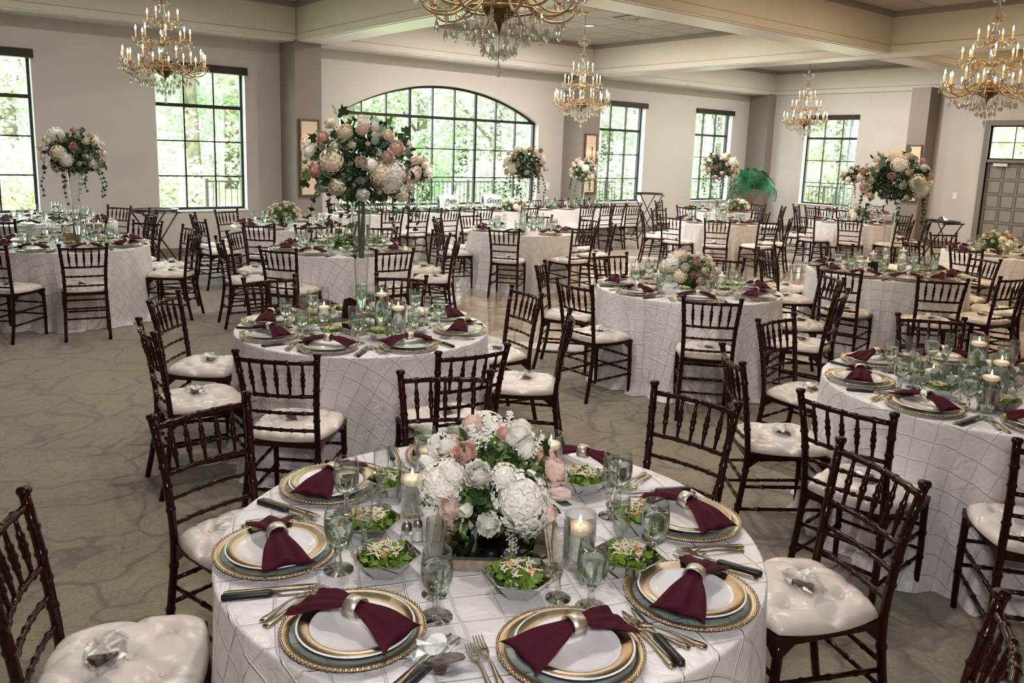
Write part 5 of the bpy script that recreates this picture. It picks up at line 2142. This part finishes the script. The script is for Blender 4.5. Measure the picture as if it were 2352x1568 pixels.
tall(2, 830, 372, 'largest tall bouquet of white peonies, pink roses, hydrangeas and trailing ivy', 'tall clear trumpet vase on the mirror tray', 3, .335, .275, blooms_a2)
tall(5, 168, 352, 'tall white and blush bouquet in front of the left windows', 'tall clear trumpet vase on the left table', 11, .29, .235)
tall(9, 1205, 378, 'tall dark-leaved rose bouquet before the arched window, right part', 'tall clear trumpet vase on table before the arched window', 21, .28, .235)
tall(10, 1655, 383, 'tall rose bouquet beside the left of the palm', 'tall clear trumpet vase on table left of the palm', 31, .29, .22)
tall(14, 2055, 410, 'tall cream and blush rose bouquet in front of the right pillar', 'tall clear trumpet vase on the right middle table', 41, .315, .25, nb=40)
tall(13, 1958, 402, 'small tall bouquet partly behind the right-hand big bouquet', 'tall clear trumpet vase on farthest right window table', 51, .24, .19, nb=26)
# two on the head table
HY = 12.0


def x_on(px_, py_, y):
    r = ray(px_, py_)
    return (CO+r*y/r[1])[0]


tall(0, 962, 392, 'white and pink bouquet peeking out right of the largest bouquet', 'tall clear trumpet vase on the head table, left end', 61, .22, .22, xy=(x_on(962, 400, HY), HY), nb=30)
tall(0, 1340, 392, 'white tall bouquet at the right end of head table', 'tall clear trumpet vase on the head table, right end', 71, .26, .24, xy=(x_on(1340, 400, HY), HY), nb=36)


def low(tn, px_, py_, zc, label, seed, R0=.15, RZ0=.12, blooms=None, xy=None, nb=24, small=.8, vase=True, leaves=14, nv=2, kinds=kinds_tall):
    x0, y0 = xy or TAB[tn][0]
    c = np.array(at_xy(px_, py_, x0, y0))
    c[2] = zc if zc else c[2]
    if vase:
        put(spec('flower_bowl', MB().lathe([(.001, 0), (.05, 0), (.075, .03), (.08, .07), (.07, .09)], 20).mesh('flower_bowl', 'black_wood', True)), T(c[0], c[1], ZT+(.0272 if tn == 1 else .001)),
            'dark low bowl holding the %s' % label.split(' on ')[0].split(' beside ')[0].split(' in front')[0][:60], 'bowl')
    bl = blooms(c, R0, RZ0) if blooms else auto_blooms(nb, seed, small, -.45, kinds)
    return bouquet('low_bouquet', label, c, R0, RZ0, bl, seed, 'low table bouquets', ('low', 'low_b'), leaves, nv, False, lscale=.8, floor=-.5, bscale=1.22 if tn == 1 else 1.1, fscale=.9)


def blooms_t1(c, R0, RZ0):
    it = [('peony', 1098, 1092, 44), ('pink_rose', 1070, 1046, 27), ('hydrangea', 1003, 1108, 47), ('hydrangea', 1205, 1150, 56), ('hydrangea', 1220, 1195, 36), ('blush_rose', 1268, 1085, 30), ('white_rose', 1190, 1012, 34), ('tulip', 1206, 1037, 24),
          ('blush_rose', 1040, 1165, 27), ('peony', 1122, 1200, 38), ('tulip', 1072, 1170, 22), ('stock', 1120, 990, 30), ('stock', 1090, 1010, 26), ('stock', 1165, 985, 28), ('blush_tulip', 1312, 1140, 24), ('stock', 1180, 1250, 28), ('tulip', 978, 1062, 22),
          ('pink_rose', 1158, 1000, 18), ('hydrangea', 1035, 1080, 30), ('blush_rose', 1250, 1180, 26), ('white_rose', 1030, 1028, 22), ('stock', 1230, 1025, 22), ('hydrangea', 1160, 1090, 26), ('bud', 1128, 1098, 12)]
    out = px_dirs(c, R0, RZ0, it)
    back = np.array([c[0]-CO[0], c[1]-CO[1]])
    back = back/np.linalg.norm(back)
    for k, d, r in auto_blooms(26, 8, .9, -.4):
        if d.x*back[0]+d.y*back[1] > .2:
            out.append((k, d, r*1.1))
    return out


low(1, 1132, 1105, None, 'large white and blush bouquet on the foreground table', 4, .185, .155, blooms_t1, leaves=26, nv=0)
low(3, 1585, 622, None, 'round pink and white rose bouquet on the middle right table', 14, .20, .15, nb=34, small=.9)
low(7, 652, 490, None, 'round white hydrangea bouquet beside the grey pillar', 24, .21, .15, nb=30, kinds=['hydrangea', 'white_rose', 'cream_hydrangea', 'bud', 'cream_rose'])
low(15, 2292, 556, None, 'white and pink low bouquet on the far right table', 34, .20, .14, nb=28)
low(12, 1975, 492, None, 'low pale bouquet on the far table right of the palm', 44, .20, .12, nb=22)
low(11, 1692, 474, None, 'low white bouquet on the farthest middle table', 54, .24, .15, nb=28)
low(0, 1180, 473, None, 'low white rose bouquet on the front of the head table', 64, .26, .13, xy=(x_on(1180, 480, 11.85), 11.85), nb=26, vase=True)
rg = random.Random(4)
t = place('greenery', FOL['low'], None, T(TAB[8][0][0]+.12, TAB[8][0][1]-.02, ZT+.06) @ Matrix.Diagonal((2.3, 1.5, .6, 1)))
tag(t, 'loose green foliage round the stacked candles behind largest bouquet', 'greenery')
t = place('greenery', FOL['low_b'], None, T(TAB[6][0][0]+.1, TAB[6][0][1], ZT+.06) @ Matrix.Diagonal((1.9, 1.4, .6, 1)))
tag(t, 'dark foliage round the candles on the far left window table', 'greenery')

# ------------------------------------------------------------------ head table
HX0, HX1, HYa, HYb = 6.0, 12.55, 11.64, 12.40
rg = random.Random(31)
pts = []
rad = .05
for (cx_, cy_, a0) in ((HX1-rad, HYa+rad, -90), (HX1-rad, HYb-rad, 0), (HX0+rad, HYb-rad, 90), (HX0+rad, HYa+rad, 180)):
    for k in range(5):
        a = R(a0+22.5*k)
        pts.append((cx_+rad*math.cos(a), cy_+rad*math.sin(a), math.cos(a), math.sin(a)))
dense = []
for i in range(len(pts)):
    p, q = pts[i], pts[(i+1) % len(pts)]
    L = math.hypot(q[0]-p[0], q[1]-p[1])
    m = max(1, int(L/.035))
    for k in range(m):
        f = k/m
        dense.append(tuple(p[j]*(1-f)+q[j]*f for j in range(4)))
vs, uv, fs = [], [], []
cum = [0]
for i in range(1, len(dense)):
    cum.append(cum[-1]+math.hypot(dense[i][0]-dense[i-1][0], dense[i][1]-dense[i-1][1]))
nd = 16
for lv in range(nd+1):
    t_ = lv/nd
    for i, (x, y, nx, ny) in enumerate(dense):
        f = math.sin(cum[i]*9+math.sin(cum[i]*2.3)*2)*.6+math.sin(cum[i]*17+1)*.4
        o_ = .004+.03*t_+.022*f*t_
        vs.append((x+nx*o_, y+ny*o_, .765*(1-t_)+.004))
        uv.append((cum[i], .765*(1-t_)))
N_ = len(dense)
for lv in range(nd):
    for i in range(N_):
        j = (i+1) % N_
        fs.append((lv*N_+i, (lv+1)*N_+i, (lv+1)*N_+j, lv*N_+j))
fs.append(tuple(range(N_)))
o = place('head_tablecloth', MB().add(vs, fs).mesh('head_tablecloth', 'cloth', False, uv))
tag(o, 'long white pintuck tablecloth over the head table below the arched window', 'tablecloth')
hc = [(1100, 475), (1026, 477), (960, 479), (903, 481), (1350, 471), (1404, 471), (1441, 471), (1483, 471), (1217, 474)]
for k, p in enumerate(sorted(hc)):
    P = at_z(p[0], p[1], .90)
    f = PI/2+rng.uniform(-.06, .06)
    put(far_specs[k % 3], T(P[0], 11.20+.268+rng.uniform(-.03, .03), 0) @ RZ(f-PI/2), 'mahogany ballroom chair, %s from left along the near side of head table' % ['first', 'second', 'third', 'fourth', 'fifth', 'sixth', 'seventh', 'eighth', 'ninth'][k], 'chair', 'ballroom chairs at the head table')
sheet = []
for k, px_ in enumerate((777, 882, 1029, 1129, 1233, 1291, 1340)):
    x = x_on(px_, 465, 12.95)
    M = T(x, 12.95-.268+.02, 0) @ RZ(PI)
    word = {1029: 'Bride', 1129: 'Groom'}.get(px_)
    nm = ['first', 'second', 'third', 'fourth', 'fifth', 'sixth', 'seventh'][k]
    lb = ('ballroom chair with white cover lettered %s behind the head table' % word) if word else 'mahogany ballroom chair, %s from left along the window side of head table' % nm
    t = put(far_specs[k % 3], M, lb, 'chair', 'ballroom chairs at the head table')
    if word:
        mb = MB()
        vs2, fs2 = [], []
        prof = [(.60, -.175), (.66, -.18), (.80, -.195), (.93, -.21), (.975, -.235), (.985, -.26), (.97, -.288), (.90, -.295), (.75, -.28), (.60, -.26)]
        m = 12
        for z, y in prof:
            for i in range(m+1):
                s_ = -1+2*i/m
                zz = z+(.018*(1-abs(s_))*2 if z > .96 else 0)
                vs2.append((s_*.225, y-.03*(1-s_*s_), zz))
        for i in range(len(prof)-1):
            for q in range(m):
                a = i*(m+1)+q
                fs2.append((a, a+1, a+m+2, a+m+1))
        place('chair_cover', MB().add(vs2, fs2).mesh('chair_cover', 'white_cloth', True), t)
        cu = bpy.data.curves.new('lettering', 'FONT')
        cu.body = word
        cu.size = .135
        cu.shear = .45
        cu.extrude = .001
        cu.offset = .003
        cu.align_x = 'CENTER'
        cu.space_character = .88
        cu.materials.append(MAT['ink'])
        tmp = bpy.data.objects.new('tmp', cu)
        me = bpy.data.meshes.new_from_object(tmp)
        bpy.data.objects.remove(tmp)
        o = place('lettering', me, t)
        o.matrix_basis = T(0, -.165, .845) @ RZ(PI) @ Matrix.Rotation(R(90-6), 4, 'X')
# table ware along the head table
k = 0
for i in range(11):
    x = HX0+.35+i*.585
    for side, yy in ((-1, HYa+.20), (1, HYb-.20)):
        rot = 0 if side < 0 else PI
        lbs = '%s from left, %s side of the head table' % (['first', 'second', 'third', 'fourth', 'fifth', 'sixth', 'seventh', 'eighth', 'ninth', 'tenth', 'eleventh'][i], ('near', 'window')[side > 0])
        if abs(x-x_on(1180, 480, 11.85)) < .3 and side < 0:
            continue
        put(charger_far, T(x, yy, ZT+.003) @ RZ(rot), 'gold-rimmed charger, '+lbs, 'charger plate', 'gold rimmed chargers')
        put(plate, T(x, yy, ZT+.0135), 'gold-banded dinner plate, '+lbs, 'plate', 'gold banded dinner plates')
        put(napkins[i % 3], T(x, yy, ZT+.0155) @ RZ(rng.uniform(-.3, .3)), 'burgundy bow napkin, '+lbs, 'napkin', 'burgundy bow napkins')
        put(goblet_full, T(x+.17*-side, yy-side*.15, ZT+.003), 'stemmed water goblet, '+lbs, 'goblet', 'filled water goblets')
        put(flute, T(x+.10*-side, yy-side*.17, ZT+.003), 'empty champagne flute, '+lbs, 'champagne flute', 'champagne flutes')
for i, px_ in enumerate((935, 1075, 1255, 1300, 1385, 1440)):
    x = x_on(px_, 480, 12.02)
    h = .25 if px_ == 1255 else .15
    candle_at(x, 12.02, h, 'lit floating candle, %s from left on the head table' % ['first', 'second', 'third', 'fourth', 'fifth', 'sixth'][i], ZT+.003)
for i in range(9):
    x = HX0+.7+i*.66
    g = place('garland_foliage', FOL['low'], None, T(x, 12.02, ZT+.035) @ RZ(i) @ Matrix.Diagonal((1.6, .8, .38, 1)))
    tag(g, 'green garland clump, %s from left along the middle of head table' % ['first', 'second', 'third', 'fourth', 'fifth', 'sixth', 'seventh', 'eighth', 'ninth'][i], 'garland', 'head table garland')

# ------------------------------------------------------------------ chandeliers
for (x, y), lb in (((3.0, 10.1), 'brass and crystal chandelier hanging at the upper left'), ((3.0, 3.85), 'nearest crystal chandelier, cut off by the top of the picture'),
                   ((9.68, 10.15), 'brass and crystal chandelier right of the arched window'), ((16.4, 10.2), 'smallest, farthest crystal chandelier above the right window'),
                   ((9.85, 3.95), 'bright crystal chandelier at the right edge of the picture')):
    zc = 2.72
    t = put(chandelier, T(x, y, zc) @ RZ(x*1.7), lb, 'chandelier', 'crystal chandeliers')
    # chain and canopy
    mb = MB()
    L = ZC-(zc+1.05)
    nlk = int(L/.026)
    for i in range(nlk):
        M = T(0, 0, 1.05+.026*(i+.5)) @ RZ((i % 2)*PI/2)
        ring = [(.008*math.cos(q*PI/4), 0, .017*math.sin(q*PI/4)) for q in range(9)]
        mb.tube(ring, .0022, 4, False, M)
    place('chain', mb.mesh('chain', 'antique_dark'), t)
    place('canopy', MB().lathe([(.006, L+1.05-.05), (.03, L+1.05-.045), (.06, L+1.05-.012), (.062, L+1.05-.004)], 18).mesh('canopy', 'antique_gold', True), t)

# ------------------------------------------------------------------ sconces and framed panels on the pillars


def sconce(M, label, plabel):
    p = put(spec('framed_panel', MB().box(-.150, .150, -.022, -.002, 0, 1.22).mesh('panel_board', 'panel_plaster'), None, [
        spec('frame', MB().box(-.182, -.150, -.034, 0, -.03, 1.25).box(.150, .182, -.034, 0, -.03, 1.25).box(-.150, .150, -.034, 0, -.03, 0).box(-.150, .150, -.034, 0, 1.22, 1.25).mesh('panel_frame', 'frame_wood'))]),
        M, plabel, 'framed panel', 'framed wall panels')
    kids = [spec('backplate', MB().lathe([(.001, -.02), (.03, -.016), (.034, 0)], 16, T(0, -.022, .74) @ Matrix.Rotation(R(90), 4, 'X') @ T(0, 0, .01)).mesh('backplate', 'bronze', True)),
            spec('ornament', MB().tube([(0, -.05, .62), (.01, -.07, .74), (-.008, -.07, .84), (.012, -.06, .92), (0, -.05, .98)], [.012, .008, .006, .01, .003], 6).ball((0, -.06, .95), .018, 8, 6).mesh('ornament', 'bronze', True))]
    for s_ in (-1, 1):
        kids.append(spec('arm', MB().tube([(0, -.05, .70), (s_*.05, -.10, .66), (s_*.10, -.12, .69), (s_*.105, -.12, .73)], .005, 6).mesh('sconce_arm', 'bronze', True), None,
                         [spec('candle_sleeve', sleeve_me, T(s_*.105, -.12, .73)), spec('bulb', bulb_me, T(s_*.105, -.12, .73)), spec('glass_dish', dish_me, T(s_*.105, -.12, .73)),
                          spec('crystal_strand', strand[6], T(s_*.105, -.12, .71)), spec('crystal_drop', drop_me, T(s_*.075, -.115, .70)), spec('crystal_drop', drop_me, T(s_*.13, -.12, .72))]))
    kids.append(spec('crystal_strand', strand[9], T(0, -.07, .66)))
    s = put(spec('wall_sconce', None, None, kids), M, label, 'sconce', 'candle sconces on the pillars')


sconce(T(6.165, 13.02, 1.03), 'crystal candle sconce with two bulbs on the left pillar panel', 'tall bronze framed plaster panel on the left grey pillar')
sconce(T(12.74, 13.02, 1.03), 'crystal candle sconce with two bulbs on the middle pillar panel', 'tall framed plaster panel on the pillar right of the arch')
sconce(T(19.02, 9.01, 1.03) @ RZ(-PI/2), 'crystal candle sconce behind the right tall bouquet', 'tall framed plaster panel on the right wall pillar')

# ------------------------------------------------------------------ folding tray stands


def tray_stand(M, label, tray, h=.80, w=.27, d=.20, legw=1.0):
    kids = []
    for sy in (-1, 1):
        for sx in (-1, 1):
            kids.append(spec('leg', MB().tube([(-sx*w, sy*d+sx*.012, .0), (sx*w, sy*d+sx*.012, h)], .012, 6).mesh('stand_leg', 'black_wood', True)))
    for sx in (-1, 1):
        kids.append(spec('top_bar', MB().box(sx*w-.014, sx*w+.014, -d-.05, d+.05, h-.012, h+.012).mesh('top_bar', 'black_wood')))
    for sx in (-1, 1):
        kids.append(spec('strap', MB().box(-w, w, sx*d*.6-.02, sx*d*.6+.02, h+.0125, h+.0145).mesh('strap', 'black_wood')))
    kids.append(spec('brace', MB().tube([(-w*.62, -d, .155), (-w*.62, d, .155)], .009, 6).mesh('brace', 'black_wood', True)))
    t = put(spec('tray_stand', None, None, kids), M, label, 'tray stand', 'folding tray stands')
    if tray:
        put(spec('serving_tray', MB().lathe([(.001, .004), (.32, .004), (.345, .030), (.355, .030), (.33, 0), (.001, 0)], 40, Matrix.Diagonal((1, .8, 1, 1))).mesh('serving_tray', 'black_wood', True)), M @ T(0, 0, h+.0148), tray, 'tray')


P = at_z(392, 476, .83)
print('stand1', P)
tray_stand(T(min(P[0], 3.6), min(P[1], 12.9), 0) @ RZ(R(8)), 'folding wooden tray stand below the second window from the left', 'oval black serving tray on the stand below the left window')
P = at_z(1489, 447, .98)
print('stand2', P)
tray_stand(T(min(P[0], 14.9), min(P[1], 12.8), 0) @ RZ(R(-25)), 'tall folding black tray stand right of the head table', 'black tray on the tall stand right of the head table', h=.98)
P = at_z(2163, 508, .83)
print('stand3', P)
sx_, sy_ = min(P[0], 18.9), min(P[1], 8.2)
tray_stand(T(sx_, sy_, 0) @ RZ(R(70)), 'folding black tray stand by the wall left of the door', 'black oval tray on the stand left of the door')
t = place('folded_napkin', MB().add([(-.09, -.08, 0), (.09, -.08, 0), (.10, .08, 0), (-.08, .08, 0), (.0, 0, .08)], [(3, 2, 1, 0), (0, 1, 4), (1, 2, 4), (2, 3, 4), (3, 0, 4)]).mesh('folded_napkin', 'black_wood'), None, T(sx_, sy_, .851))
tag(t, 'dark folded cloth peaked on the tray left of the door', 'napkin')

# ------------------------------------------------------------------ palm in a stone urn
c = at_xy(1722, 455, 18.45, 12.35)
pu = place('potted_palm', None, None, T(c[0], c[1], 0))
tag(pu, 'green palm in a stone urn on a pedestal before the corner pillar', 'potted palm')
place('pedestal', MB().box(-.20, .20, -.20, .20, 0, .06).box(-.16, .16, -.16, .16, .06, .58).box(-.20, .20, -.20, .20, .58, .64).mesh('pedestal', 'stone_urn'), pu)
place('urn', MB().lathe([(.12, .64), (.13, .67), (.06, .70), (.07, .74), (.16, .82), (.21, .93), (.20, 1.02), (.225, 1.06), (.225, 1.09), (.19, 1.09), (.18, 1.03), (.001, 1.03)], 28).mesh('urn', 'stone_urn', True), pu)
place('soil', MB().lathe([(.001, 1.06), (.185, 1.045)], 20).mesh('soil', 'soil'), pu)


def frond_mesh(seed):
    rg = random.Random(seed)
    mb = MB()
    P = []
    for i in range(13):
        t_ = i/12
        P.append(Vector((.50*t_+.12*t_*t_, 0, 1.35*t_-1.15*t_*t_)))
    mb.tube(P, [.006*(1-.8*i/12) for i in range(13)], 5)
    for i in range(38):
        t_ = .16+.84*i/37
        c = interp(P, t_)
        for s_ in (-1, 1):
            L = .26*math.sin(PI*min(1, .15+t_*.80))+.05
            d = Vector((.55, s_*1.0, -.25+rg.uniform(-.12, .12))).normalized()
            w = Vector((.5, -s_*.2, .2)).normalized()*.0055
            m_ = c+d*L*.5+Vector((0, 0, .01))
            e = c+d*L+Vector((0, 0, -.10*L/.2))
            mb.add([c, m_+w, e, m_-w], [(0, 1, 2, 3)])
    return mb.mesh('frond', 'leaf_palm')


fr = [frond_mesh(q) for q in (1, 2, 3)]
rg = random.Random(12)
for i in range(30):
    el = R(rg.uniform(-28, 62))
    s_ = rg.uniform(.78, 1.06)
    place('frond', fr[i % 3], pu, T(0, 0, 1.08) @ RZ(i*2.39996) @ Matrix.Rotation(el, 4, 'Y') @ Matrix.Diagonal((s_, s_, s_, 1)))

print('objects', len(bpy.data.objects))
